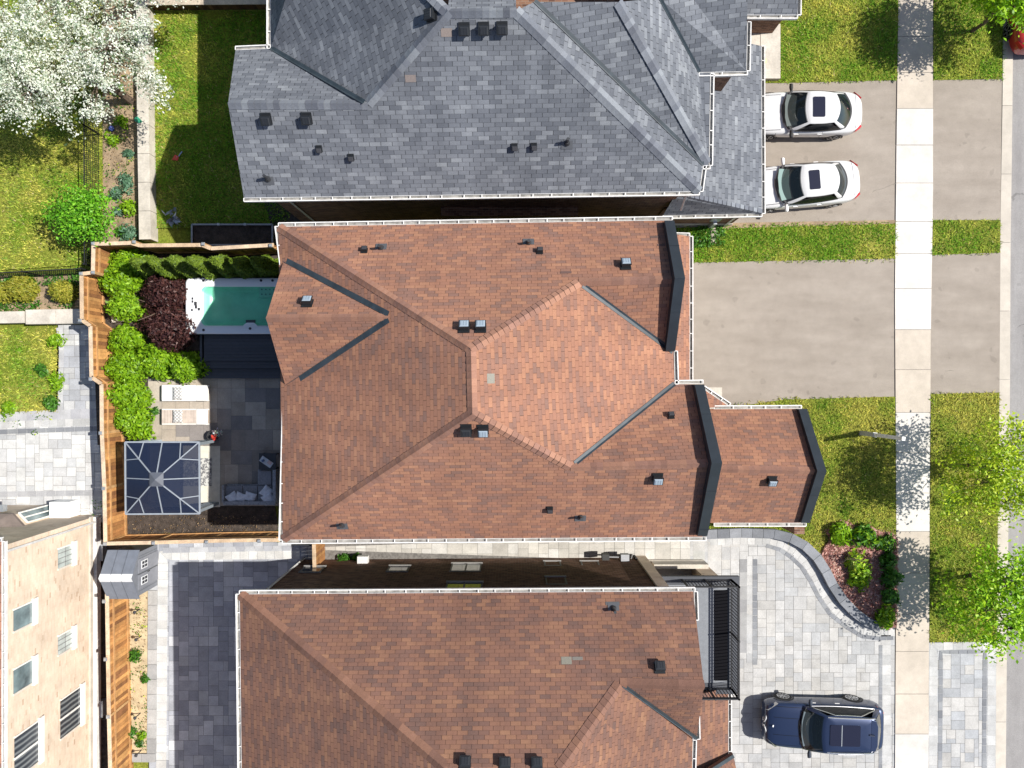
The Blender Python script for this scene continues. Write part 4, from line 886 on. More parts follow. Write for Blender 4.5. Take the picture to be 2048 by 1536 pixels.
rg = MB(); p0, p1 = W(360, 972, .17), W(423, 916, .17); rg.box(p0.x, p0.y, .168, p1.x, p1.y, .185); tag(rg.build("patterned_rug", M['scrollrug']), "grey and white floral patterned rug half under the gazebo", "rug")
M['cloth'] = mat("lounger_cloth", (.8, .78, .74), .85, var=[(5, .92, 1.05)], bump=(60, .2, .004)); M['tanwood'] = mat("lounger_slats", (.5, .42, .36), .7, var=[(4, .8, 1.15)])
def lounger(label, v, seatm):
    o = thing("sun_lounger", label, "sun lounger", (W(368, v, .2).x, W(368, v, .2).y, .15)); cx, cy = o.location.x, o.location.y; hw = .34
    f = MB(); x0, x1 = W(320, 0, .4).x, W(418, 0, .4).x
    f.box(x0 + .1, cy - hw, .36, x1, cy - hw + .05, .44, (.7, .68, .64)).box(x0 + .1, cy + hw - .05, .36, x1, cy + hw, .44, (.7, .68, .64))
    f.build("frame", M['paint'], o)
    s = MB(); n = 16
    for i in range(n):
        q0, q1 = x0 + .1 + (x1 - x0 - .1) * i / n, x0 + .1 + (x1 - x0 - .1) * (i + 1) / n; s.box(q0 + .004, cy - hw + .05, .42, q1 - .004, cy + hw - .05, .455, (1, 1, 1))
    s.build("seat", M[seatm], o)
    hd = MB(); xr = x1 - .48; hd.obox((xr + .22, cy, .5), Vector((.97, 0, .25)), (0, 1, 0), Vector((-.25, 0, .97)), .27, hw, .03); bevel(hd.build("headrest", M['cloth'], o), .02)
    for sx in (x0 + .2, x1 - .15):
        for sy in (-1, 1): MB().box(sx - .03, cy + sy * (hw - .04) - .03, .15, sx + .03, cy + sy * (hw - .04) + .03, .4, (.6, .58, .55)).build("leg", M['paint'], o)
    return o
def cushion(name, label, cat, c, wx, wy, th, rz, m, tilt=(0, 0), group=None):
    me = bpy.data.meshes.new(name); n = 10; vs, fs = [], []
    for sgn in (1, -1):
        for i in range(n + 1):
            for j in range(n + 1):
                s, t = i / n * 2 - 1, j / n * 2 - 1; pin = 1 - .1 * (abs(s * t) < .5) * (max(abs(s), abs(t)) ** 2) 
                h = ((1 - s ** 4) * (1 - t ** 4)) ** .45
                k = 1 - .08 * (1 - min(abs(s), abs(t))) * max(abs(s), abs(t)) ** 3
                vs.append((s * wx / 2 * k, t * wy / 2 * k, sgn * th / 2 * h + .008 * math.sin(5 * s + c[0] * 9) * h))
    m_ = (n + 1) ** 2
    for k in range(2):
        for i in range(n):
            for j in range(n):
                q = [k * m_ + i * (n + 1) + j, k * m_ + (i + 1) * (n + 1) + j, k * m_ + (i + 1) * (n + 1) + j + 1, k * m_ + i * (n + 1) + j + 1]; fs.append(q if k == 0 else q[::-1])
    me.from_pydata(vs, [], fs); me.materials.append(M[m]); me.polygons.foreach_set("use_smooth", [True] * len(fs))
    o = bpy.data.objects.new(name, me); SC.collection.objects.link(o); o.location = c; o.rotation_euler = (tilt[0], tilt[1], rz); return tag(o, label, cat, group)
lounger("all-white sun lounger beside the trimmed lime shrubs and deck steps", 786, 'cloth'); lounger("sun lounger with tan slatted seat between the all-white one and the gazebo", 833, 'tanwood')
p = W(355, 787, .55); cushion("lounger_pillow", "grey lattice patterned pillow on the all-white sun lounger", "pillow", (p.x, p.y, .53), .42, .56, .13, 0, 'scroll')
p = W(355, 833, .55); cushion("lounger_pillow", "grey lattice patterned pillow on the tan slatted sun lounger", "pillow", (p.x, p.y, .53), .42, .56, .13, 0, 'scroll')
# sectional sofa
SF = thing("sectional_sofa", "grey wicker corner sofa in the shade next to the house gutter", "sofa", (W(500, 985, 0).x, W(500, 985, 0).y, .15))
wk = mat("grey_wicker", (.26, .27, .3), .8, var=[(14, .6, 1.3), (60, .7, 1.3)], bump=(50, .5, .01)); M['wicker'] = wk; M['seatpad'] = mat("seat_pad", (.22, .22, .24), .9, var=[(20, .8, 1.2)])
def pb(u0, v0, u1, v1, z): a_, c_ = W(u0, v1, z), W(u1, v0, z); return a_.x, a_.y, c_.x, c_.y
x0, y0, x1, y1 = pb(448, 969, 549, 1007, .4); MB().box(x0, y0, .2, x1, y1, .42).build("base", M['wicker'], SF)
x0, y0, x1, y1 = pb(516, 939, 549, 970, .4); MB().box(x0, y0, .2, x1, y1, .42).build("base", M['wicker'], SF)
for q in (pb(446, 1003, 550, 1010, .8), pb(446, 970, 450, 1004, .65), pb(545, 940, 551, 1004, .8)): MB().box(q[0], q[1], .2, q[2], q[3], .78 if q[2] - q[0] < 1e9 else .6).build("back", M['wicker'], SF)
for q in (pb(452, 972, 485, 1001, .5), pb(486, 971, 515, 1001, .5), pb(516, 971, 543, 1001, .5), pb(517, 941, 543, 970, .5)): bevel(MB().box(q[0], q[1], .42, q[2], q[3], .53).build("seat_pad", M['seatpad'], SF), .03)
for i, (u, v, rz, lb) in enumerate(((465, 996, .6, "white square throw pillow leaning in the left corner of the wicker sofa"), (481, 995, -.45, "white throw pillow, second from the left along the wicker sofa"), (500, 994, -.35, "white throw pillow with grey print in the middle of the wicker sofa"), (533, 984, .9, "upper white throw pillow propped in the corner of the wicker sofa"), (536, 998, .5, "lower white throw pillow tucked in the corner of the wicker sofa"))):
    p = W(u, v, .68); M.setdefault('pillow', mat("pillow_cloth", (.62, .64, .7), .9, var=[(9, .8, 1.1)])); cushion("throw_pillow", lb, "pillow", (p.x, p.y, .66), .46, .46, .15, rz, 'pillow', (.35, .2), "throw pillows on the wicker sofa")
TB = thing("patio_table", "dark square patio table beside the wicker sofa", "table", (W(535, 922, 0).x, W(535, 922, 0).y, .15)); q = pb(517, 907, 551, 940, .7)
MB().box(q[0], q[1], .6, q[2], q[3], .64, (.035, .035, .04)).build("tabletop", M['paint'], TB)
for xx in (q[0] + .05, q[2] - .05):
    for yy in (q[1] + .05, q[3] - .05): MB().box(xx - .025, yy - .025, .15, xx + .025, yy + .025, .6, (.03, .03, .035)).build("leg", M['paint'], TB)
p = W(532, 924, .7); TR_ = thing("serving_tray", "pale serving tray lying askew on the dark patio table", "tray", (p.x, p.y, .64)); MB().obox((p.x, p.y, .655), (math.cos(-.6), math.sin(-.6), 0), (-math.sin(-.6), math.cos(-.6), 0), (0, 0, 1), .28, .13, .014, (.55, .56, .58)).build("base", M['paint'], TR_)
b = MB(); b.tube([(p.x - .12, p.y + .06, .67), (p.x - .12, p.y + .06, .78)], .055, 12, (.1, .14, .25)); tag(b.build("blue_mug", M['paint']), "blue mug standing on the serving tray", "mug")
b = MB(); b.obox((p.x + .14, p.y - .03, .677), (.8, -.6, 0), (.6, .8, 0), (0, 0, 1), .09, .07, .008, (.6, .42, .38)); tag(b.build("folded_napkin", M['paint']), "pink folded napkin on the serving tray", "napkin")
# raised planter box, shed
PL = thing("raised_planter", "large dark raised planter box standing in the shade between both houses", "planter", (W(462, 467, 0).x, W(462, 467, 0).y, 0)); z = .62; q = pb(384, 449, 545, 490, z); b = MB(); gy = (.3, .31, .33)
for xa, ya, xb, yb in ((q[0], q[1], q[2], q[1]), (q[2], q[1], q[2], q[3]), (q[2], q[3], q[0], q[3]), (q[0], q[3], q[0], q[1])): b.beam((xa, ya, z / 2), (xb, yb, z / 2), .03, z, (.03, .032, .036))
b.build("sides", M['paint'], PL); b = MB()
for xa, ya, xb, yb in ((q[0], q[1], q[2], q[1]), (q[2], q[1], q[2], q[3]), (q[2], q[3], q[0], q[3]), (q[0], q[3], q[0], q[1])): b.beam((xa, ya, z + .015), (xb, yb, z + .015), .07, .03, gy)
for fx in (.33, .66): b.box(q[0] + (q[2] - q[0]) * fx - .05, q[3] - .05, z - .02, q[0] + (q[2] - q[0]) * fx + .05, q[3] + .05, z + .05, (.5, .52, .55))
b.build("rim", M['paint'], PL); mesh("soil", [(q[0], q[1], z - .14), (q[2], q[1], z - .14), (q[2], q[3], z - .14), (q[0], q[3], z - .14)], [(0, 1, 2, 3)], M['soil'], PL)
SH = thing("garden_shed", "small grey plastic shed with pale ridge beside the cedar fence", "shed", (W(292, 1126, 0).x, W(292, 1126, 0).y, 0))
sx0, sx1 = W(262, 0, 0).x, W(317, 0, 0).x; sy1, sy0 = W(0, 1084, 0).y, W(0, 1172, 0).y; sm = (sy0 + sy1) / 2; ze, zp = 1.75, 2.32; gy = (.17, .182, .21)
M['resin'] = mat("shed_resin", attr=True, rough=.55, var=[(5, .9, 1.08)]); b = MB()
b.box(sx0 + .05, sy0 + .06, 0, sx1, sy1 - .06, ze, gy); b.add([(sx1, sy0 + .06, ze), (sx1, sy1 - .06, ze), (sx1, sm, zp - .06), (sx0 + .05, sy0 + .06, ze), (sx0 + .05, sy1 - .06, ze), (sx0 + .05, sm, zp - .06)], [(0, 1, 2), (3, 5, 4)], gy)
b.build("walls", M['resin'], SH); b = MB()
for k in range(5): yy = sy0 + .06 + (sy1 - sy0 - .12) * (k + .5) / 5; b.box(sx1, yy - .012, .05, sx1 + .008, yy + .012, ze - .1 + .2 * (1 - abs(k - 2) / 2), (.12, .13, .15))
for s in (-1, 1): b.box(sx1, sm + s * .02 - .006, .08, sx1 + .014, sm + s * .02 + .006, 1.75, (.09, .1, .11))
b.build("wall_grooves", M['resin'], SH)
for s in (-1, 1):
    dr = MB().box(sx1 + .006, sm + s * .03, .08, sx1 + .03, sm + s * .62, 1.72, (.2, .21, .24)).build("door", M['resin'], SH)
    wv = MB(); yc = sm + s * .33
    wv.box(sx1 + .03, yc - .17, 1.0, sx1 + .045, yc + .17, 1.5, (.62, .64, .66))
    for iy in (-1, 1):
        for iz in (0, 1): wv.box(sx1 + .045, yc + iy * .075 - .055, 1.05 + iz * .22, sx1 + .05, yc + iy * .075 + .055, 1.23 + iz * .22, (.02, .022, .03))
    wv.build("door_window", M['resin'], dr)
MB().tube([(sx1 + .05, sm - .06, .85), (sx1 + .05, sm - .06, 1.0)], .02, 8, (.03, .03, .03)).build("handle", M['resin'], SH)
rl = []
for s, yy in ((1, sy1 + .05), (-1, sy0 - .05)):
    A0, A1, B0, B1 = Vector((sx0 - .05, yy, ze - .04)), Vector((sx1 + .06, yy, ze - .04)), Vector((sx0 - .05, sm, zp)), Vector((sx1 + .06, sm, zp))
    D = Vector((0, 0, -.05)); b = MB().add([A0, A1, B1, B0, A0 + D, A1 + D, B1 + D, B0 + D], [(0, 1, 2, 3), (7, 6, 5, 4), (0, 4, 5, 1), (1, 5, 6, 2), (2, 6, 7, 3), (3, 7, 4, 0)], (.15, .168, .205))
    for t in (.33, .66): b.beam(A0 + (A1 - A0) * t + Vector((0, 0, .004)), B0 + (B1 - B0) * t + Vector((0, 0, .004)), .02, .012, (.09, .1, .12))
    b.build("roof_panel", M['resin'], SH)
MB().add([(sx0 - .06, sm - .16, zp - .09), (sx1 + .07, sm - .16, zp - .09), (sx1 + .07, sm, zp + .03), (sx0 - .06, sm, zp + .03), (sx0 - .06, sm + .16, zp - .09), (sx1 + .07, sm + .16, zp - .09)], [(0, 1, 2, 3), (3, 2, 5, 4)], (.62, .64, .66)).build("ridge_cap", M['resin'], SH)
# ---------------------------------------------------------------- small loose things
p = W(1722, 866, .09); tip = Vector((p.x + .5, p.y - .06, 2.55)); PO = thing("leaning_post", "white post leaning over the sidewalk from the front lawn", "post", p); MB().beam(p, p + (tip - p) * .35, .2, .2, (.45, .46, .46)).build("sleeve", M['paint'], PO); MB().beam(p + (tip - p) * .3, tip, .15, .15, (.8, .8, .8)).build("shaft", M['paint'], PO)
def blob(name, label, cat, c, r, col, rough=.5, seed=0, n=10, m=None, flat=1.0, amp=.2):
    rr = random.Random(seed); vs, fs = [], []
    for i in range(n + 1):
        for j in range(n):
            th, ph = math.pi * i / n, 2 * math.pi * j / n; k = 1 + amp * math.sin(3 * ph + seed) * math.sin(2 * th + seed) + rr.uniform(-amp, amp) * .4 * (0 < i < n)
            vs.append((c[0] + r * k * math.sin(th) * math.cos(ph), c[1] + r * k * math.sin(th) * math.sin(ph), c[2] + r * k * math.cos(th) * flat))
    for i in range(n):
        for j in range(n): fs.append((i * n + j, (i + 1) * n + j, (i + 1) * n + (j + 1) % n, i * n + (j + 1) % n))
    return tag(mesh(name, vs, fs, m or M['paint'], cols=[col] * len(fs), smooth=True), label, cat)
b = MB(); rr = random.Random(4); p = W(347, 441, .1)
for i in range(26):
    a_ = Vector((p.x + rr.gauss(0, .14), p.y + rr.gauss(0, .22) , .1 + rr.uniform(.02, .18))); d1, d2 = Vector((rr.uniform(-.2, .2), rr.uniform(-.2, .2), rr.uniform(-.08, .08))), Vector((rr.uniform(-.2, .2), rr.uniform(-.2, .2), rr.uniform(-.08, .08))); k = rr.uniform(.5, 1.2)
    b.add([a_, a_ + d1, a_ + d1 + d2, a_ + d2], [(0, 1, 2, 3)], (.3 * k, .34 * k, .42 * k))
tag(b.build("plastic_sheeting", mat("clear_plastic", attr=True, rough=.15)), "crumpled plastic sheeting on the shaded grass beside the raised planter", "plastic sheet")
TY = thing("toy_spade", "red and blue toy spade lying on the shaded back lawn", "toy", W(353, 314, .1)); p = W(351, 317, .14); q = W(364, 303, .16)
MB().add([p + Vector((-.16, -.06, 0)), p + Vector((.12, -.1, .02)), p + Vector((.16, .08, .05)), p + Vector((-.02, .16, .02))], [(0, 1, 2, 3)], (.6, .06, .05)).build("blade", M['paint'], TY); MB().tube([p + Vector((.05, .05, .02)), (p + q) / 2 + Vector((0, -.05, 0)), q], .025, 6, (.35, .45, .7)).build("handle", M['paint'], TY)
blob("play_ball", "dark blue play ball on the dirt strip below the blossom tree", "ball", W(223, 257, .22), .12, (.06, .09, .32), amp=.02)
b = MB(); p = W(277, 240, .64); b.tube([p, p + Vector((.02, .02, .03))], [.17, .15], 14, (.02, .22, .13)); tag(b.build("frisbee", M['paint']), "green frisbee on top of the tall concrete retaining wall", "frisbee")
blob("yellow_ball", "pale yellow ball on the concrete step of the grey-roofed house", "ball", W(1528, 122, .42), .12, (.75, .62, .25), amp=.02); blob("red_ball", "tiny red ball just above the pale yellow ball", "ball", W(1527, 115, .38), .05, (.6, .05, .05), amp=.02)
AC = thing("air_conditioner", "white boxed air conditioner unit behind the tan brick house", "air conditioner", W(122, 1020, 0)); p = W(118, 1022, .8); b = MB().box(p.x - .42, p.y - .32, .05, p.x + .42, p.y + .38, .8, (.8, .8, .78)); bevel(b.build("casing", M['paint'], AC), .02); MB().tube([(p.x + .05, p.y, .8), (p.x + .05, p.y, .815)], .25, 18, (.55, .56, .56)).build("fan_grille", M['paint'], AC)
MB().tube([(p.x + .42, p.y - .2, .2), (p.x + .9, p.y - .1, .12), (p.x + 1.15, p.y - .3, .06)], .035, 6, (.6, .6, .58)).build("hose", M['paint'], AC)
for i, (u, v, r_, lb) in enumerate(((280, 1218, .1, "dark stone figure at the upper end of the sand bed"), (283, 1272, -.1, "dark stone figure in the upper middle of the sand bed"), (281, 1426, .15, "dark stone figure in the lower part of the sand bed"), (283, 1500, 0, "dark stone figure at the lowest end of the sand bed"))):
    p = W(u, v, .12); o = thing("garden_stake_light", lb.replace("stone figure", "solar stake light"), "garden light", p, "stake lights in the sand bed")
    MB().tube([p, p + Vector((0, 0, .42))], .022, 6, (.03, .03, .035)).build("stake", M['paint'], o); MB().tube([p + Vector((0, 0, .4)), p + Vector((0, 0, .46)), p + Vector((0, 0, .55))], [.05, .075, .02], 10, (.04, .042, .05)).build("lamp_head", M['paint'], o)
p = W(428, 872, .3); PT = thing("flower_pot", "dark pot of red and white flowers at the gazebo corner", "flower pot", (p.x, p.y, .15)); MB().tube([(p.x, p.y, .15), (p.x, p.y, .5)], [.16, .24], 14, (.03, .03, .032)).build("pot", M['paint'], PT)
for nm_, u, v, r_, col in (("red_bloom", 427, 874, .1, (.75, .06, .04)), ("white_bloom", 433, 864, .1, (.6, .62, .6)), ("white_bloom", 440, 866, .07, (.55, .57, .55))):
    q = W(u, v, .75); pts = np.array(q) + RNG.normal(0, r_ * .6, (60, 3)); PETALS = (pts, r_, col)
    b = MB()
    for t in pts: d1 = Vector(RNG.normal(0, .03, 3)); d2 = Vector(RNG.normal(0, .03, 3)); t = Vector(t); b.add([t, t + d1, t + d1 + d2, t + d2], [(0, 1, 2, 3)], [x * random.uniform(.7, 1.2) for x in col])
    b.build(nm_, M['petal'], PT)
p = W(1426, 466, .12); MB_ = MB(); q0 = p; MB_.box(q0.x - .1, q0.y - .45, .09, q0.x + .12, q0.y + .35, .16, (.36, .31, .25)); tag(MB_.build("splash_block", M['paint']), "small concrete splash block in the grass strip below the downspout", "splash block")
# ---------------------------------------------------------------- vehicles
def carpaint(name, col, rough, metal, lines):
    """paint with dark panel gaps: (axis, position, min |y|, max |y|, min x, max x) in the car's own metres"""
    q = N(name); tc = q.n("TexCoord"); sp = q.n("SeparateXYZ"); q.l(tc.outputs["Object"], sp.inputs[0]); X = sp.outputs[0]; Y = q.math('ABSOLUTE', sp.outputs[1]); mask = 0.0
    for ax, pos, a, b_, c, d in lines:
        t = q.math('LESS_THAN', q.math('ABSOLUTE', q.math('SUBTRACT', X if ax == 'x' else Y, pos)), .011)
        for v_, lo, hi in ((Y, a, b_), (X, c, d)): t = q.math('MULTIPLY', t, q.math('MULTIPLY', q.math('GREATER_THAN', v_, lo), q.math('LESS_THAN', v_, hi)))
        mask = q.math('MAXIMUM', mask, t)
    q.l(q.mix(mask, c4(col), (.01, .01, .012, 1)), q.b.inputs[0]); q.b.inputs["Roughness"].default_value = rough; q.b.inputs["Metallic"].default_value = metal; q.b.inputs["Coat Weight"].default_value = .9; q.b.inputs["Coat Roughness"].default_value = .03; return q.m
M['carwhite'] = carpaint("white_car_paint", (.62, .62, .62), .25, 0, [('x', 4.4, -1, .72, 0, 9), ('y', .74, 0, 9, .25, 1.3), ('x', .25, -1, .74, 0, 9), ('x', 2.05, .86, 9, 0, 9), ('x', 3.05, .86, 9, 0, 9), ('x', 1.12, .86, 9, 0, 9)])
M['carnavy'] = carpaint("navy_car_paint", (.022, .036, .085), .3, .5, [('y', .8, 0, 9, .2, 1.5), ('x', 1.25, .93, 9, 0, 9), ('x', 2.3, .93, 9, 0, 9), ('x', 3.3, .93, 9, 0, 9), ('y', .36, 0, 9, .3, 1.45)])
cg = N("car_window"); cg.b.inputs["Base Color"].default_value = (.01, .016, .018, 1); cg.b.inputs["Roughness"].default_value = .03; cg.b.inputs["Specular IOR Level"].default_value = .8; cg.b.inputs["Alpha"].default_value = .62; M['carwin'] = cg.m; M['carred'] = mat("red_car_paint", (.35, .02, .03), .3, coat=.8)
M['carglass'] = mat("car_glass", (.012, .02, .022), .04, spec=.9, var=[(1.3, .4, 1.6)]); M['roofglass'] = mat("sunroof_glass", (.012, .013, .028), .12, spec=.6); M['carside'] = mat("side_glass", (.008, .01, .012), .08, spec=.35); M['tyre'] = mat("tyre", (.014, .014, .015), .85); M['rim'] = mat("alloy_rim", attr=True, rough=.3, metal=.6); M['trim'] = mat("chrome_trim", (.75, .75, .76), .2, .8); M['cabin'] = mat("dashboard", attr=True, rough=.7)
def car(label, P, stations, paint, loc, rz, parts=None, suv=False, group=None):
    o = thing("parked_suv" if suv else "parked_car", label, "SUV" if suv else "car", (0, 0, 0), group)
    L = stations[-1][0]; vs = []; prof = []
    for x, wd, zt, zb in stations:
        half = [(wd * .9, .24), (wd * .985, .34), (wd, .58), (wd * .985, zb - .1), (wd * .93, zb), (wd * .7, zb + (zt - zb) * .75), (wd * .35, zt - .004), (0, zt)]
        ring = half + [(-y, z) for y, z in half[-2::-1]]
        vs += [(x, y, z) for y, z in ring]
    n = 15; fs = [(i * n + k, i * n + k + 1, (i + 1) * n + k + 1, (i + 1) * n + k) for i in range(len(stations) - 1) for k in range(n - 1)]
    fs += [(i * n + n - 1, i * n, (i + 1) * n, (i + 1) * n + n - 1) for i in range(len(stations) - 1)]
    fs += [tuple(range(n))[::-1], tuple(range((len(stations) - 1) * n, len(stations) * n))]
    subd(mesh("body", vs, fs, M[paint], o, smooth=True), 2)
    xb0, xr0, xr1, xb1, wb, wr, zb, zr = P['xb0'], P['xr0'], P['xr1'], P['xb1'], P['wb'], P['wr'], P['zb'], P['zr']; NF, NS = 24, 14
    def ring(k, sh=1.0, dz=0.0):
        x0, x1 = xb0 + (xr0 - xb0) * k, xb1 + (xr1 - xb1) * k; z = zb + (zr - zb) * (1 - (1 - k) ** 1.15) + dz; wd = wb + (wr - wb) * k ** 1.25
        cx, xm = (x0 + x1) / 2, 1.0; pts = []
        fr, rr_ = P['bowf'] * (1 - .7 * k), P['bowr'] * (1 - .4 * k)
        for j in range(NF): y = -1 + 2 * j / NF; pts.append((x0 + fr * y * y, wd * y * (1 - .0 * abs(y))))
        for i in range(NS): t = i / NS; pts.append((x0 + fr + (x1 - rr_ - x0 - fr) * t, wd * (1 + .035 * math.sin(math.pi * t)) * (1 - P['tap'] * t * t)))
        for j in range(NF): y = 1 - 2 * j / NF; pts.append((x1 - rr_ * y * y, wd * y * (1 - P['tap'])))
        for i in range(NS): t = 1 - i / NS; pts.append((x0 + fr + (x1 - rr_ - x0 - fr) * t, -wd * (1 + .035 * math.sin(math.pi * t)) * (1 - P['tap'] * t * t)))
        return [(cx + (x - cx) * sh, y * sh, z) for x, y in pts]
    ks = [0, .12, .5, .9, 1.0]; R = [ring(k) for k in ks] + [ring(1, .93, .022), ring(1, .6, .04), ring(1, .2, .048)]; m = len(R[0]); vs = [p for r in R for p in r]
    fs = [(a * m + i, a * m + (i + 1) % m, (a + 1) * m + (i + 1) % m, (a + 1) * m + i) for a in range(len(R) - 1) for i in range(m)] + [tuple((len(R) - 1) * m + i for i in range(m))]
    hole = lambda a, i: a in (1, 2) and (0 < i < NF - 1 or NF < i < NF + NS - 1 or NF + NS < i < 2 * NF + NS - 1 or 2 * NF + NS < i < m - 1)
    fs = [f for q, f in enumerate(fs) if q >= (len(R) - 1) * m or not hole(q // m, q % m)]
    mesh("cabin_roof", vs, fs, M[paint], o, smooth=True)
    zf = max(s_[2] for s_ in stations) + .012; r0 = ring(.1, 1.0); mesh("interior", [(x, y, zf) for x, y, z in r0], [tuple(range(m))], M['cabin'], o, cols=[(.03, .03, .033)])
    for yy in (-.37, .37):
        for xs, tilt in ((xr0 + .42, .3), (xr0 + 1.3, .25)): b = MB(); b.obox((xs, yy, zf + .12), (1, 0, 0), (0, 1, 0), (tilt, 0, 1), .07, .22, .13, P['seat']); b.obox((xs - .25, yy, zf + .02), (1, 0, 0), (0, 1, 0), (0, 0, 1), .22, .22, .02, P['seat']); bevel(b.build("car_seat", M['cabin'], o), .03)
    MB().tube([(xr0 - .12 + .05 * math.sin(t), .36 + .17 * math.cos(t), zf + .1 + .14 * math.sin(t)) for t in np.linspace(0, 6.28, 15)], .016, 5, (.06, .07, .07)).build("steering_wheel", M['cabin'], o)
    def pane(name, i0, i1, k0, k1, mt, off=.012, curve=None):
        kk = np.linspace(k0, k1, 6); V = []; idx = list(range(i0, i1 + 1))
        for a, k in enumerate(kk):
            r = ring(k); c = Vector(((xb0 + xb1) / 2, 0, zb - .6))
            for q, i in enumerate(idx):
                f = q / (len(idx) - 1); p = Vector(r[i % m])
                if curve: kk2 = k0 + (k - k0) * curve(f); p = Vector(ring(kk2)[i % m])
                dirn = (p - c); dirn.normalize(); V.append(p + dirn * off)
        w_ = len(idx); F = [(a * w_ + q, a * w_ + q + 1, (a + 1) * w_ + q + 1, (a + 1) * w_ + q) for a in range(5) for q in range(w_ - 1)]
        mesh(name, V, F, M[mt], o, smooth=True); return V, w_
    pane("windshield", 1, NF - 1, .04, .94, 'carwin'); pane("rear_window", NF + NS + 1, 2 * NF + NS - 1, P.get('rk0', .1), .92, 'carglass')
    arch = lambda f: min(1, 4.2 * f + .3, 3.6 * (1 - f) + .2)
    for i0, i1 in ((NF + 1, NF + NS - 1), (2 * NF + NS + 1, 2 * NF + 2 * NS - 1)):
        V, w_ = pane("side_window", i0, i1, .05, .92, 'carside', .015, arch)
        if suv:
            edge = [V[q] for q in range(w_)] + [V[a * w_ + w_ - 1] for a in range(1, 6)] + [V[5 * w_ + q] for q in range(w_ - 1, -1, -1)] + [V[0]]
            MB().tube([Vector(p) + Vector((0, .012 if p[1] > 0 else -.012, .006)) for p in edge], .017, 5).build("window_trim", M['trim'], o)
    sx0, sx1, sw = P['sun']; zz = zr + .045; b = MB(); b.prism(rrect(sx0, -sw, sx1, sw, .06, 4), zz - .05, zz + .012); b.build("sunroof", M['roofglass'], o)
    if suv:
        MB().box(P['sunbar'] - .012, -sw, zz + .012, P['sunbar'] + .012, sw, zz + .018, (.3, .33, .36)).build("sunroof_bar", M['cabin'], o)
        for s in (-1, 1): MB().tube([(xr0 + .15 + (xr1 - xr0 - .2) * t, s * (wr - .03) * (1 - .02 * t), zr + .02 + .05 * math.sin(math.pi * min(1, t * 1.0)) ** .3) for t in np.linspace(0, 1, 10)], .025, 6).build("roof_rail", M['trim'], o)
        bevel(MB().prism([(xr1 - .2, -wr + .08), (xr1 + .0, -wr + .14), (xr1 + .08, -.4), (xr1 + .08, .4), (xr1 + .0, wr - .14), (xr1 - .2, wr - .08)], zr + .0, zr + .035).build("spoiler", M[paint], o), .012); b = MB(); b.obox((xr1 - .18, .05, zr + .075), (1, 0, .25), (0, 1, 0), (-.25, 0, 1), .09, .025, .03, (.03, .04, .07)); b.build("antenna_fin", M['cabin'], o)
    # wheels
    wr_ = .37 if suv else .33; W2 = P['bw']
    for x in (P['ax0'], P['ax1']):
        for s in (-1, 1):
            wo = thing_part = MB().tube([(x, s * (W2 - .22), wr_), (x, s * (W2 - .02), wr_), (x, s * (W2 + .012), wr_)], [wr_, wr_, wr_ * .93], 28, (1, 1, 1)); wob = wo.build("wheel", M['tyre'], o, smooth=False)
            rm = MB(); yy = s * (W2 + .016); rr_ = wr_ * .7
            rm.tube([(x, yy - s * .03, wr_), (x, yy - s * .004, wr_)], [rr_, rr_], 24, (.03, .03, .033))
            for k in range(10 if suv else 5):
                t = 2 * math.pi * k / (10 if suv else 5); dv = Vector((math.cos(t), 0, math.sin(t))); rm.beam(Vector((x, yy, wr_)) + dv * .04, Vector((x, yy, wr_)) + dv * rr_ * .97, .028 if suv else .05, .02, P['rimc'], up=(0, 1, 0))
            nr_ = 24; rv = []
            for k in range(nr_): t = 2 * math.pi * k / nr_; rv += [(x + rr_ * .9 * math.cos(t), yy + s * .002, wr_ + rr_ * .9 * math.sin(t)), (x + rr_ * math.cos(t), yy + s * .002, wr_ + rr_ * math.sin(t))]
            rm.add(rv, [(2 * k, 2 * k + 1, (2 * k + 3) % (2 * nr_), (2 * k + 2) % (2 * nr_)) for k in range(nr_)], P['rimc'])
            rm.build("rim", M['rim'], wob)
            ab = MB(); na = 14; av = []
            for k in range(na + 1): t = math.pi * (-.05 + 1.1 * k / na); av += [(x + (wr_ + .01) * math.cos(t), s * (W2 + .008), wr_ + (wr_ + .01) * math.sin(t)), (x + (wr_ + .075) * math.cos(t), s * (W2 + .004), wr_ + (wr_ + .06) * math.sin(t))]
            ab.add(av, [(2 * k, 2 * k + 1, 2 * k + 3, 2 * k + 2) for k in range(na)], (.012, .012, .014)); ab.build("wheel_arch", M['cabin'], o)
    # mirrors, lights, handles
    for s in (-1, 1):
        mx, my, mz = xb0 + P['mir'], s * (W2 + .1), zb + .08; mv = MB().tube([(mx, s * (W2 - .14), mz - .04), (mx - .02, my - s * .02, mz), (mx - .02, my + s * .1, mz + .01), (mx + .03, my + s * .13, mz)], [.03, .085, .08, .02], 8, P['mc']); mv.build("mirror", M[P['mm']], o, smooth=True)
        zt_ = P['tz']; MB().add([(L - .34, s * W2 * .945, zt_ + .02), (L - .34, s * W2 * .965, zt_ - .13), (L - .02, s * W2 * .7, zt_ - .14), (L - .04, s * W2 * .68, zt_ + .02), (L - .1, s * W2 * .6, zt_ + .06)], [(0, 1, 2, 3), (0, 3, 4)] if s > 0 else [(3, 2, 1, 0), (4, 3, 0)], (.45, .02, .03)).build("tail_light", M['rim'], o)
        MB().add([(.1, s * W2 * .62, P['hz']), (.03, s * W2 * .6, P['hz'] - .12), (.42, s * W2 * .97, P['hz'] - .06), (.5, s * W2 * .93, P['hz'] + .05)], [(0, 1, 2, 3)], (.55, .57, .6)).build("headlight", M['rim'], o)
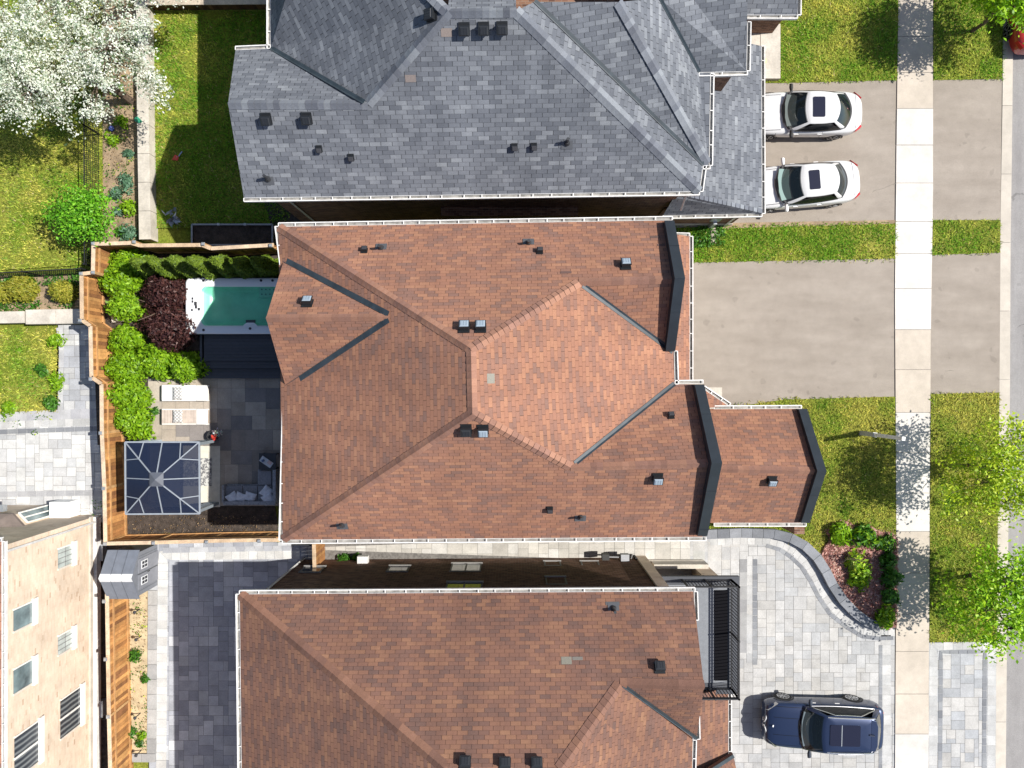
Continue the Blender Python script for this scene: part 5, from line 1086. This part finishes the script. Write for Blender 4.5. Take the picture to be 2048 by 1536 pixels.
        for hx in (P['ax0'] + 1.05, P['ax0'] + 2.05): MB().box(hx - .1, s * (W2 - .01), zb - .16, hx + .1, s * (W2 + .02), zb - .13, (.5, .5, .5) if suv else (.7, .7, .7)).build("door_handle", M['cabin'], o)
    g = MB()
    if suv:
        for s in (-1, 1):
            g.tube([(-.02 + .09 * abs(t), s * (.06 + .33 * t), .78 + .1 * math.sin(math.pi * t)) for t in np.linspace(0, 1, 8)], .02, 6, (.7, .7, .7)); g.tube([(-.02 + .09 * abs(t), s * (.06 + .33 * t), .66 - .06 * math.sin(math.pi * t)) for t in np.linspace(0, 1, 8)], .02, 6, (.7, .7, .7))
            for k in range(6): y = s * (.1 + .05 * k); g.beam((.0 + .05 * k / 6, y, .6), (.0 + .05 * k / 6, y, .86), .015, .03, (.3, .3, .32))
            g.tube([(.05, s * .62, .42), (.02, s * .45, .4), (.14, s * .86, .52)], .02, 6, (.65, .65, .66))
        g.build("grille", M['cabin'], o); MB().tube([(.27, 0, 1.03), (.28, 0, 1.045)], .045, 14, (.6, .63, .68)).build("bonnet_emblem", M['cabin'], o)
    ds = MB(); ds.prism([(xb0 + .2, -wb * .8), (xb0 + .12, -.3), (xb0 + .12, .3), (xb0 + .2, wb * .8), (xb0 + .62, wb * .72), (xb0 + .55, 0), (xb0 + .62, -wb * .72)], zf - .05, zf + .03, P['dash']); ds.build("dashboard", M['cabin'], o)
    MB().tube([(xb0 - .01 + .12, -wb * .6, zb + .035), (xb0 + .02, 0, zb + .03), (xb0 - .01 + .05, wb * .35, zb + .035)], .012, 4, (.02, .02, .02)).build("wiper", M['cabin'], o)
    o.location = loc; o.rotation_euler = (0, 0, rz); return o
SED = [(0, .5, .62, .5), (.1, .68, .7, .6), (.45, .86, .8, .72), (1.0, .91, .87, .8), (1.5, .92, .93, .86), (2.6, .92, .95, .9), (3.6, .92, .98, .92), (4.15, .9, 1.03, .93), (4.5, .8, 1.02, .9), (4.68, .64, .97, .84), (4.74, .48, .88, .74)]
PS = dict(xb0=1.28, xr0=2.2, xr1=3.52, xb1=4.3, wb=.84, wr=.65, zb=.93, zr=1.41, bowf=.32, bowr=.3, tap=.1, sun=(2.42, 2.92, .42), bw=.9, ax0=.92, ax1=3.72, rimc=(.35, .36, .38), mir=.42, mc=(.02, .02, .02), mm='cabin', tz=.86, hz=.72, dash=(.09, .11, .105), seat=(.05, .045, .04))
p = W(1724, 226, .9); car("white sedan with black mirrors parked nearest the front lawn of the grey-roofed house", PS, SED, 'carwhite', (p.x - 4.74, W(0, 232, .5).y, .07), 0.0, group="white sedans on the asphalt driveway")
PS2 = dict(PS, mc=(.75, .75, .75), dash=(.2, .3, .28), sun=(2.36, 2.8, .4), xb0=1.1, xr0=2.1, xr1=3.6, xb1=4.2)
p = W(1718, 357, .9); car("slightly angled white sedan with white mirrors parked beside the grass strip", PS2, SED, 'carwhite', (p.x - 4.70, W(0, 377, .5).y - .12, .07), math.radians(4.6), group="white sedans on the asphalt driveway")
SUVS = [(0, .72, .82, .74), (.1, .86, .94, .86), (.4, .95, 1.03, .94), (1.0, .985, 1.1, 1.0), (1.6, .99, 1.14, 1.06), (2.6, .99, 1.16, 1.08), (3.8, .99, 1.16, 1.1), (4.5, .97, 1.18, 1.12), (4.82, .9, 1.15, 1.1), (4.95, .8, 1.05, 1.0)]
PU = dict(xb0=1.28, xr0=2.12, xr1=4.25, xb1=4.78, wb=.9, wr=.75, zb=1.1, zr=1.68, bowf=.24, bowr=.1, tap=.07, sun=(2.36, 3.6, .43), sunbar=2.84, bw=.98, ax0=.92, ax1=3.86, rimc=(.6, .61, .63), mir=.5, mc=(.03, .04, .06), mm='cabin', tz=1.0, hz=.92, rk0=.15, dash=(.09, .12, .14), seat=(.03, .03, .035))
p = W(1526, 1445, .7); car("dark navy SUV with panoramic glass roof parked on the pale paver driveway", PU, SUVS, 'carnavy', (p.x, -14.33, .08), math.radians(-1.5), suv=True)
p = W(2029, 93, .8); car("red car mostly out of view on the road under the top right tree", PS, SED, 'carred', (p.x + .93, p.y + 4.6, 0), math.radians(-90))
# ---------------------------------------------------------------- plants
def cloud(name, parent, C, Nrm, size, pal, m='leaf', elong=1.0, jit=.7, kind=None, seed=0):
    """leaf-sized folded quads at points C facing roughly along Nrm"""
    r = np.random.default_rng(seed + len(C)); n = len(C)
    nn = Nrm + r.normal(0, jit, (n, 3)); nn /= np.linalg.norm(nn, axis=1, keepdims=True) + 1e-9
    t = np.cross(nn, r.normal(0, 1, (n, 3))); t /= np.linalg.norm(t, axis=1, keepdims=True) + 1e-9; bt = np.cross(nn, t)
    s = (size * r.uniform(.65, 1.35, n))[:, None]; V = np.zeros((n, 4, 3))
    V[:, 0] = C - t * s * .5 * elong; V[:, 1] = C + bt * s * .33 + nn * s * .1; V[:, 2] = C + t * s * .5 * elong; V[:, 3] = C - bt * s * .33 + nn * s * .1
    pal = np.array(pal); i = r.integers(0, len(pal), n); c = pal[i] * r.uniform(.75, 1.25, (n, 1))
    return npmesh(name, V.reshape(-1, 3), np.arange(4 * n).reshape(-1, 4), M[m], parent, c, kind)
def dome(c, rx, ry, h, n, seed, lump=.3, z0=0.0, shell=.55, full=False):
    """points through an uneven dome (or full ellipsoid) with clumps; returns points and outward directions"""
    r = np.random.default_rng(seed); k = max(6, int(14 * lump * 3)); d = r.normal(0, 1, (n, 3)); 
    d[:, 2] = d[:, 2] if full else np.abs(d[:, 2]); d /= np.linalg.norm(d, axis=1, keepdims=True)
    cd = r.normal(0, 1, (k, 3)); cd /= np.linalg.norm(cd, axis=1, keepdims=True); cw = r.uniform(-1, 1, k)
    f = 1 + lump * (np.exp(-((d[:, None] - cd[None]) ** 2).sum(2) * 5) * cw).sum(1)
    rad = (shell + (1 - shell) * r.random(n) ** .6) * f
    P = d * rad[:, None] * np.array([rx, ry, h]); return P + np.array(c) + [0, 0, z0], d
LIME = [(.17, .33, .01), (.22, .4, .012), (.13, .27, .01), (.28, .46, .02)]
GREEN = [(.05, .16, .015), (.07, .21, .02), (.035, .11, .012), (.1, .26, .03)]
YEL = [(.42, .55, .02), (.32, .48, .02), (.5, .6, .05), (.22, .36, .02)]
RED = [(.085, .035, .032), (.06, .024, .024), (.12, .05, .042), (.045, .018, .02)]
CEDAR = [(.1, .16, .012), (.14, .21, .015), (.07, .12, .01)]; GOLD = [(.22, .22, .02), (.17, .19, .015), (.28, .26, .03)]; SEDUM = [(.12, .24, .15), (.16, .3, .19), (.09, .18, .11)]
def stems(o, base, c, h, n, seed, col=None, spread=.6):
    r = random.Random(seed); b = MB()
    for i in range(n):
        a = r.uniform(0, 6.28); q = Vector((base[0] + math.cos(a) * spread * c, base[1] + math.sin(a) * spread * c, base[2] + h)); b.tube([base, (Vector(base) + q) / 2 + Vector((r.uniform(-.05, .05), r.uniform(-.05, .05), .05)), q], [.022, .016, .008], 5)
    b.build("stems", M['bark'], o)
def shrub(name, label, cat, u, v, z, rx, ry, h, n, size, pal, group=None, seed=0, lump=.3, m='leaf', elong=1.1, z0=.13, shell=.5, jit=.6):
    p = W(u, v, z); o = thing(name, label, cat, (p.x, p.y, z0), group); C, D = dome((p.x, p.y, z0), rx, ry, h, n, seed + 50, lump, 0.03, shell); C = C + np.random.default_rng(seed).normal(0, .05, C.shape)
    cloud("foliage", o, C, D + [0, 0, .5], size, pal, m, elong, jit, seed=seed); stems(o, (p.x, p.y, z0), min(rx, ry), h * .6, 6, seed); return o
LG_ = "lime green shrubs along the cedar fence"
for i, (u, v, rx, ry, h, lb) in enumerate((
    (236, 522, 1.0, .66, 1.25, "lime green shrub in the fence corner nearest the row of cedars"), (236, 566, 1.0, .62, 1.35, "lime green shrub just left of the dark red maple's upper lobe"), (243, 611, .86, .6, 1.2, "lime green shrub beside the broken concrete stub, above it"),
    (243, 680, .72, .6, 1.2, "lime green shrub just below the broken concrete stub"), (246, 735, .85, .72, 1.25, "lime green shrub where the fence steps outward, left of the spreading one"), (248, 795, .92, .72, 1.2, "lime green shrub directly left of the all-white lounger"), (250, 848, .98, .74, 1.15, "lime green shrub overhanging the back edge of the gazebo roof"),
    (304, 726, .8, .68, 1.0, "low lime green shrub at the lower edge of the dark red maple"), (358, 728, .82, .68, .95, "spreading lime green shrub next to the deck steps"))):
    shrub("lime_shrub", lb, "shrub", u, v, .9, rx, ry, h, 3000, .115, LIME, LG_, seed=i, lump=.5, shell=.35, jit=.8, elong=1.5)
p = W(322, 620, 1.2); o = thing("japanese_maple", "dark red japanese maple beside the white swim spa", "tree", (p.x, p.y, .13))
A1, D1 = dome((p.x + .05, p.y + .75, .5), 1.08, 1.05, 1.2, 4600, 3, .5, shell=.35); A2, D2 = dome((p.x + .0, p.y - .65, .4), 1.18, 1.1, 1.2, 5000, 4, .45, shell=.35)
cloud("crown", o, np.concatenate([A1, A2]), np.concatenate([D1, D2]) + [0, 0, .4], .1, RED, elong=1.7, jit=.9); b = MB(); b.tube([p * 1 + Vector((0, 0, .13 - 1.2)), p + Vector((.05, .1, -.5))], [.08, .06], 8)
for k in range(9): a_ = k * .7; b.tube([p + Vector((.05, .1, -.5)), p + Vector((math.cos(a_) * 1.0, math.sin(a_) * 1.3, .1))], [.035, .01], 5)
b.build("trunk", M['bark'], o)
cl = ["first cedar of the row, at the end by the lime shrub corner", "second cedar of the row counted from the fence corner", "third cedar of the row counted from the fence corner", "middle cedar of the row above the swim spa", "fifth cedar of the row counted from the fence corner", "sixth cedar of the row, second from the roof edge", "last cedar of the row, half hidden by the roof edge"]
for i, u in enumerate((322, 362, 400, 440, 478, 514, 550)):
    p = W(u, 541 + (i % 2) * 3, 0); h = (2.3, 2.6, 2.7, 3.0, 2.7, 2.7, 2.6)[i]; o = thing("cedar_tree", cl[i], "tree", (p.x, p.y, .13), "cedars screening the swim spa"); r = np.random.default_rng(i + 70); n = 3600
    t = r.random(n) ** 1.4; th = r.uniform(0, 6.283, n); rad = (.5 * (1 - t) ** .75 + .03) * (.55 + .45 * r.random(n) ** .5) * (1 + .22 * np.sin(th * 3 + i + t * 9)); C = np.stack([p.x + rad * np.cos(th), p.y + rad * np.sin(th), .15 + t * h], 1)
    cloud("crown", o, C, np.stack([np.cos(th), np.sin(th), np.full(n, .9)], 1), .11, CEDAR, 'needle', 1.7, .5, seed=i); MB().tube([(p.x, p.y, .1), (p.x, p.y, h * .8)], [.05, .02], 6).build("trunk", M['bark'], o)
for i, (u, v, r_, lb) in enumerate(((4, 583, .45, "golden globe cedar cut by the left edge, by the concrete ledge"), (38, 577, .62, "large golden globe cedar in the leafy bed at far left"), (122, 582, .5, "lone golden globe cedar near the jogging fence"))):
    shrub("globe_cedar", lb, "shrub", u, v, .6, r_, r_ * .9, .95, 2600, .09, GOLD, "golden globe cedars in the leafy bed", seed=20 + i, m='needle', elong=1.6, lump=.15)
def trail(name, label, cat, polys, z, dens, size, pal, hgt=.12, thr=.5, seed=0, scale=.35):
    CC = []
    for pts in polys:
        P = pxpoly(pts, z); A = np.array(P); x0, y0 = A.min(0); x1, y1 = A.max(0); r = np.random.default_rng(seed); n = int((x1 - x0) * (y1 - y0) * dens); X, Y = r.uniform(x0, x1, n), r.uniform(y0, y1, n)
        k = inside(X, Y, P) & (vnoise(X, Y, scale, seed + 9) + r.normal(0, .1, n) > thr); X, Y = X[k], Y[k]; CC.append(np.stack([X, Y, z + hgt * r.random(len(X)) * vnoise(X, Y, .4, seed + 4) * 1.6], 1))
    C = np.concatenate(CC); o = cloud(name, None, C, np.tile([0, 0, 1.0], (len(C), 1)), size, pal, kind='stuff', seed=seed); return tag(o, label, cat)
trail("ground_cover", "leafy green ground cover filling the left bed and strip edges", "ground cover", [[(-60, 552), (165, 545), (165, 572), (-60, 575)], [(-60, 604), (150, 600), (150, 630), (60, 632), (-60, 640)], [(1380, 456), (1450, 452), (1450, 492), (1382, 496)]], .13, 420, .1, GREEN, .25, .3, 1)
trail("weeds", "green weeds sprouting in paver joints, dirt and sand beds", "weeds", [[(0, 833), (170, 828), (170, 842), (0, 845)], [(20, 845), (100, 843), (100, 870), (20, 870)], [(205, 250), (272, 250), (272, 480), (206, 480)], [(205, -20), (272, -20), (272, 250), (205, 250)], [(250, 1195), (296, 1195), (296, 1500), (250, 1500)], [(1462, 805), (1530, 803), (1530, 812), (1462, 812)], [(186, 1000), (215, 1000), (215, 1030), (186, 1030)], [(252, 1066), (548, 1064), (560, 1080), (252, 1080)]], .12, 170, .07, GREEN + YEL[:1], .12, .64, 2)
trail("dry_leaves", "scattered dry brown litter on the bare beds and mulch", "litter", [[(205, -20), (272, -20), (272, 480), (206, 480)], [(250, 1190), (296, 1190), (296, 1500), (250, 1500)], [(252, 1028), (545, 1028), (545, 1072), (252, 1072)], [(1625, 1080), (1790, 1050), (1790, 1250), (1700, 1200)]], .2, 60, .06, [(.3, .2, .1), (.4, .28, .15), (.2, .13, .08)], .03, .3, 3)
for i, (u, v, r_, h, pal, lb) in enumerate((
    (228, 280, .27, .3, LIME, "bright green leafy plant beside the dark blue ball"), (256, 306, .17, .18, SEDUM, "smallest blue-green sedum on the dirt strip, next to the wall"), (253, 364, .3, .28, SEDUM, "larger round blue-green sedum close to the concrete wall"), (232, 388, .27, .25, SEDUM, "round blue-green sedum near the leafy bush"), (256, 414, .34, .35, LIME, "feathery bright green plant against the concrete wall"), (236, 424, .2, .18, SEDUM, "low grey-green plant between the bush and the feathery plant"), (258, 467, .3, .25, SEDUM, "pale green plant at the foot of the cedar fence by the wall"), (240, 465, .22, .2, GREEN, "small green clump on the dirt near the cedar fence corner"),
    (245, 243, .2, .25, LIME, "small green plant just below the blossom tree, by the wall"), (245, 100, .35, .4, GREEN, "green clump under the blossom tree on the dirt strip"), (238, 180, .3, .35, LIME, "light green clump under the lower blossom branches"),
    (1680, 1063, .46, .4, LIME, "broad-leaved hosta at the upper left of the mulch garden bed"), (1726, 1068, .46, .38, GREEN + LIME[:2], "broad-leaved hosta at the top middle of the mulch garden bed"), (1768, 1084, .4, .36, GREEN + LIME[:1], "glossy green hosta at the top right of the mulch garden bed"), (1704, 1122, .42, .4, YEL[2:] + LIME, "yellow-green spreading shrub in the middle of the mulch garden bed"), (1716, 1152, .4, .36, LIME + YEL[:1], "lower yellow-green shrub on the red mulch, next to bare twigs"), (1773, 1116, .36, .4, GREEN, "dark green shrub beside the sidewalk, below the glossy hosta"), (1778, 1153, .34, .4, GREEN, "dark green shrub beside the sidewalk, in the middle of the bed"), (1776, 1192, .34, .4, GREEN, "dark green shrub beside the sidewalk, low in the bed"), (1767, 1236, .4, .36, LIME, "bright green plant in the lower tip of the garden bed"),
    (270, 1311, .26, .25, GREEN, "largest green plant in the sand bed"), (289, 1358, .13, .12, GREEN, "tiny green plant by the sand bed edging stones"), (262, 1464, .22, .2, GREEN, "green plant against the fence low in the sand bed"), (284, 1471, .14, .15, LIME, "small plant beside the lowest green plant in the sand bed"), (278, 1488, .1, .1, GREEN, "tiny plant near the lowest stake light"),
    (690, 1117, .22, .2, GREEN, "leafy weed at the house wall, left of the dryer vent"), (714, 1117, .17, .2, GREEN, "small leafy weed right beside the dryer vent"),
    (82, 740, .32, .25, GREEN, "round dark green clump in the middle of the left lawn"), (108, 680, .3, .3, LIME, "grassy clump at the upper edge of the left lawn"), (112, 765, .32, .3, LIME, "spreading clump where the left lawn meets the paver path"), (16, 815, .34, .3, LIME, "ferny clump in the lower corner of the left lawn"), (100, 805, .26, .25, GREEN, "clump in the lower right corner of the left lawn"),
    (398, 741, .2, .25, GREEN, "dark green sprig at the corner of the deck steps"), (310, 822, .12, .25, GREEN, "thin green sprig between the shrubs and the tan lounger"), (556, 1072, .16, .2, LIME, "bright sprig at the end of the mulch bed by the house"))):
    z0 = .2 if 1600 < u < 1792 else .1
    shrub("garden_plant", lb, "plant", u, v, .2, r_, r_, h, int(2600 * r_ * r_ + 150), .13 if 1600 < u else .09, pal, None, seed=100 + i, z0=z0, shell=.12, jit=.7, elong=1.9, lump=.7)
p = W(1690, 1108, .2); o = thing("bare_sapling", "bare twiggy sapling standing in the red mulch bed", "sapling", (p.x, p.y, .2)); b = MB(); rr = random.Random(2)
b.tube([p, p + Vector((.02, .0, .9))], [.025, .012], 6)
for k in range(16): a_, z = rr.uniform(0, 6.28), rr.uniform(.25, .9); q = p + Vector((0, 0, z)); e_ = q + Vector((math.cos(a_) * .45, math.sin(a_) * .45, rr.uniform(.1, .35))); b.tube([q, e_], [.01, .004], 4); b.tube([(q + e_) / 2, (q + e_) / 2 + Vector((rr.uniform(-.2, .2), rr.uniform(-.2, .2), .15))], [.006, .003], 4)
b.build("trunk", M['bark'], o)
def tree(name, label, base, crown_c, rx, ry, rz, nclump, per, size, pal, seed, group=None, csig=.28, m='leaf', trunk_r=.1, shell=.35, elong=1.3, extra=None, lo=-.5, limb=None):
    r = np.random.default_rng(seed); o = thing(name, label, "tree", base, group); base, cc = Vector(base), Vector(crown_c); b = MB()
    d = r.normal(0, 1, (nclump, 3)); d /= np.linalg.norm(d, axis=1, keepdims=True); d[:, 2] = np.where(d[:, 2] < lo, -d[:, 2], d[:, 2])
    K = d * (shell + (1 - shell) * r.random((nclump, 1)) ** .55) * np.array([rx, ry, rz]) * r.uniform(.75, 1.1, (nclump, 1)) + np.array(cc)
    fork = base + (cc - base) * .45; b.tube([base, base + (fork - base) * .5 + Vector((.04, -.03, 0)), fork], [trunk_r, trunk_r * .85, trunk_r * .7], 9)
    limbs = []
    for i in range(7):
        a_ = i * .9 + r.uniform(-.3, .3); e_ = cc + Vector((math.cos(a_) * rx * .55, math.sin(a_) * ry * .55, r.uniform(-.1, .45) * rz)); m_ = (fork + e_) / 2 + Vector((0, 0, -.1 * rz)); b.tube([fork, m_, e_], [trunk_r * .5, trunk_r * .32, trunk_r * .16], 6); limbs += [m_, e_, (m_ + e_) / 2]
    for kx in K:
        q = min(limbs, key=lambda l: (l - Vector(kx)).length); v_ = Vector(kx); b.tube([q, (q + v_) / 2 + Vector((0, 0, .06)), v_], [trunk_r * .14, trunk_r * .09, .006], 4, cap=False)
    b.build("trunk", M['bark'], o)
    if isinstance(csig, tuple):                     # sprays: blossom strung along a twig pointing outwards
        tw = (K - np.array(cc)) / np.array([rx, ry, rz]) + r.normal(0, .5, K.shape) * [1, 1, .4]; tw /= np.linalg.norm(tw, axis=1, keepdims=True)
        C = np.repeat(K, per, 0) + np.repeat(tw, per, 0) * r.uniform(-1.6, 2.2, (nclump * per, 1)) * csig[0] + r.normal(0, 1, (nclump * per, 3)) * csig[1] * r.uniform(.5, 1.5, (nclump * per, 1))
    else: C = np.repeat(K, per, 0) + r.normal(0, 1, (nclump * per, 3)) * csig * np.array([1, 1, .6])
    D = (C - np.array(cc)) / np.array([rx, ry, rz]) * .4 + [0, 0, .9]
    if limb:                                         # a long side bough carrying more sprays
        for (ax_, ay_, az_), (bx_, by_, bz_), nn_ in limb:
            A_, B_ = Vector((ax_, ay_, az_)), Vector((bx_, by_, bz_)); lb = MB(); lb.tube([cc, A_, B_], [trunk_r * .3, trunk_r * .2, .01], 5); lb.build("limb", M['bark'], o)
            t_ = r.random((nn_, 1)) ** .8; Q = np.array(A_) * (1 - t_) + np.array(B_) * t_ + np.repeat(r.normal(0, .28, (nn_ // 60 + 1, 3)), 60, 0)[:nn_] + r.normal(0, .1, (nn_, 3)); C = np.concatenate([C, Q]); D = np.concatenate([D, np.tile([0, 0, .9], (nn_, 1))])
    cloud("crown", o, C, D, size, pal, m, elong, .7, seed=seed)
    if extra: cloud("leaves", o, C[::extra[0]] + r.normal(0, .12, C[::extra[0]].shape) - [0, 0, .1], D[::extra[0]], extra[1], extra[2], 'leaf', 1.4, .8, seed=seed + 1)
    return o
WHT = [(.8, .82, .78), (.86, .87, .83), (.66, .71, .64), (.46, .54, .46)]
p = W(262, 203, .1); q = W(268, 196, 0); tree("blossom_tree", "big white-blossomed tree spreading over the top left corner", p, (q.x - .5, q.y + .1, 4.3), 4.0, 3.3, 1.6, 250, 105, .075, WHT, 5, csig=(.3, .11), trunk_r=.17, shell=.12, extra=(9, .09, [(.13, .2, .1), (.1, .16, .08)]), lo=-.25, limb=[((q.x + 2.2, q.y + 2.4, 4.6), (q.x + 4.6, q.y + 2.9, 4.3), 2600), ((q.x + 1.5, q.y + 3.4, 4.4), (q.x + 4.0, q.y + 4.4, 4.2), 1800), ((q.x + 2.0, q.y - .5, 4.2), (q.x + 3.1, q.y - 1.4, 3.9), 1200)])
p = W(208, 452, .1); q = W(210, 450, 0); tree("leafy_bush_tree", "small bright green tree by the black fence on the yellowed lawn", p, (q.x, q.y, 1.55), 1.4, 1.25, .8, 75, 60, .1, [(.13, .38, .018), (.18, .45, .022), (.08, .24, .014), (.24, .5, .035)], 6, csig=.22, trunk_r=.07)
ST = "street trees on the boulevard"
p = W(1945, 62, .1); tree("street_tree", "green street tree at the top right corner over the red car", p, (p.x - .0, p.y + .1, 3.2), 2.3, 1.5, 1.4, 170, 50, .12, [(.26, .5, .015), (.34, .56, .02), (.18, .38, .012)], 7, ST, csig=.26, trunk_r=.09)
p = W(1935, 930, .1); tree("street_tree", "airy yellow-green street tree opposite the front lawn", p, (p.x - .45, p.y + .1, 3.2), 2.7, 2.2, 1.6, 130, 50, .11, YEL, 8, ST, csig=.24, trunk_r=.08, lo=-.6)
p = W(1940, 1150, .1); tree("street_tree", "dense green street tree beside the mulch garden bed", p, (p.x - .45, p.y - .15, 3.2), 2.5, 1.9, 1.5, 115, 60, .125, [(.28, .5, .016), (.36, .56, .022), (.18, .38, .014)], 9, ST, csig=.27, trunk_r=.1)

P = bedW; A = np.array(P); x0, y0 = A.min(0) - .15; x1, y1 = A.max(0) + .15; r = np.random.default_rng(12); n = 7000; X, Y = r.uniform(x0, x1, n), r.uniform(y0, y1, n); k = inside(X + r.normal(0, .08, n), Y + r.normal(0, .08, n), P); X, Y = X[k], Y[k]
zz = np.where(inside(X, Y, P), .205, .115); o = cloud("mulch_chips", None, np.stack([X, Y, zz + .03 * r.random(len(X))], 1), np.tile([0, 0, 1.6], (len(X), 1)), .075, [(.45, .22, .19), (.38, .17, .155), (.52, .3, .25), (.28, .13, .1), (.58, .42, .36)], elong=1.7, kind='stuff', seed=8); tag(o, "pinkish red mulch chips covering the garden bed", "mulch")
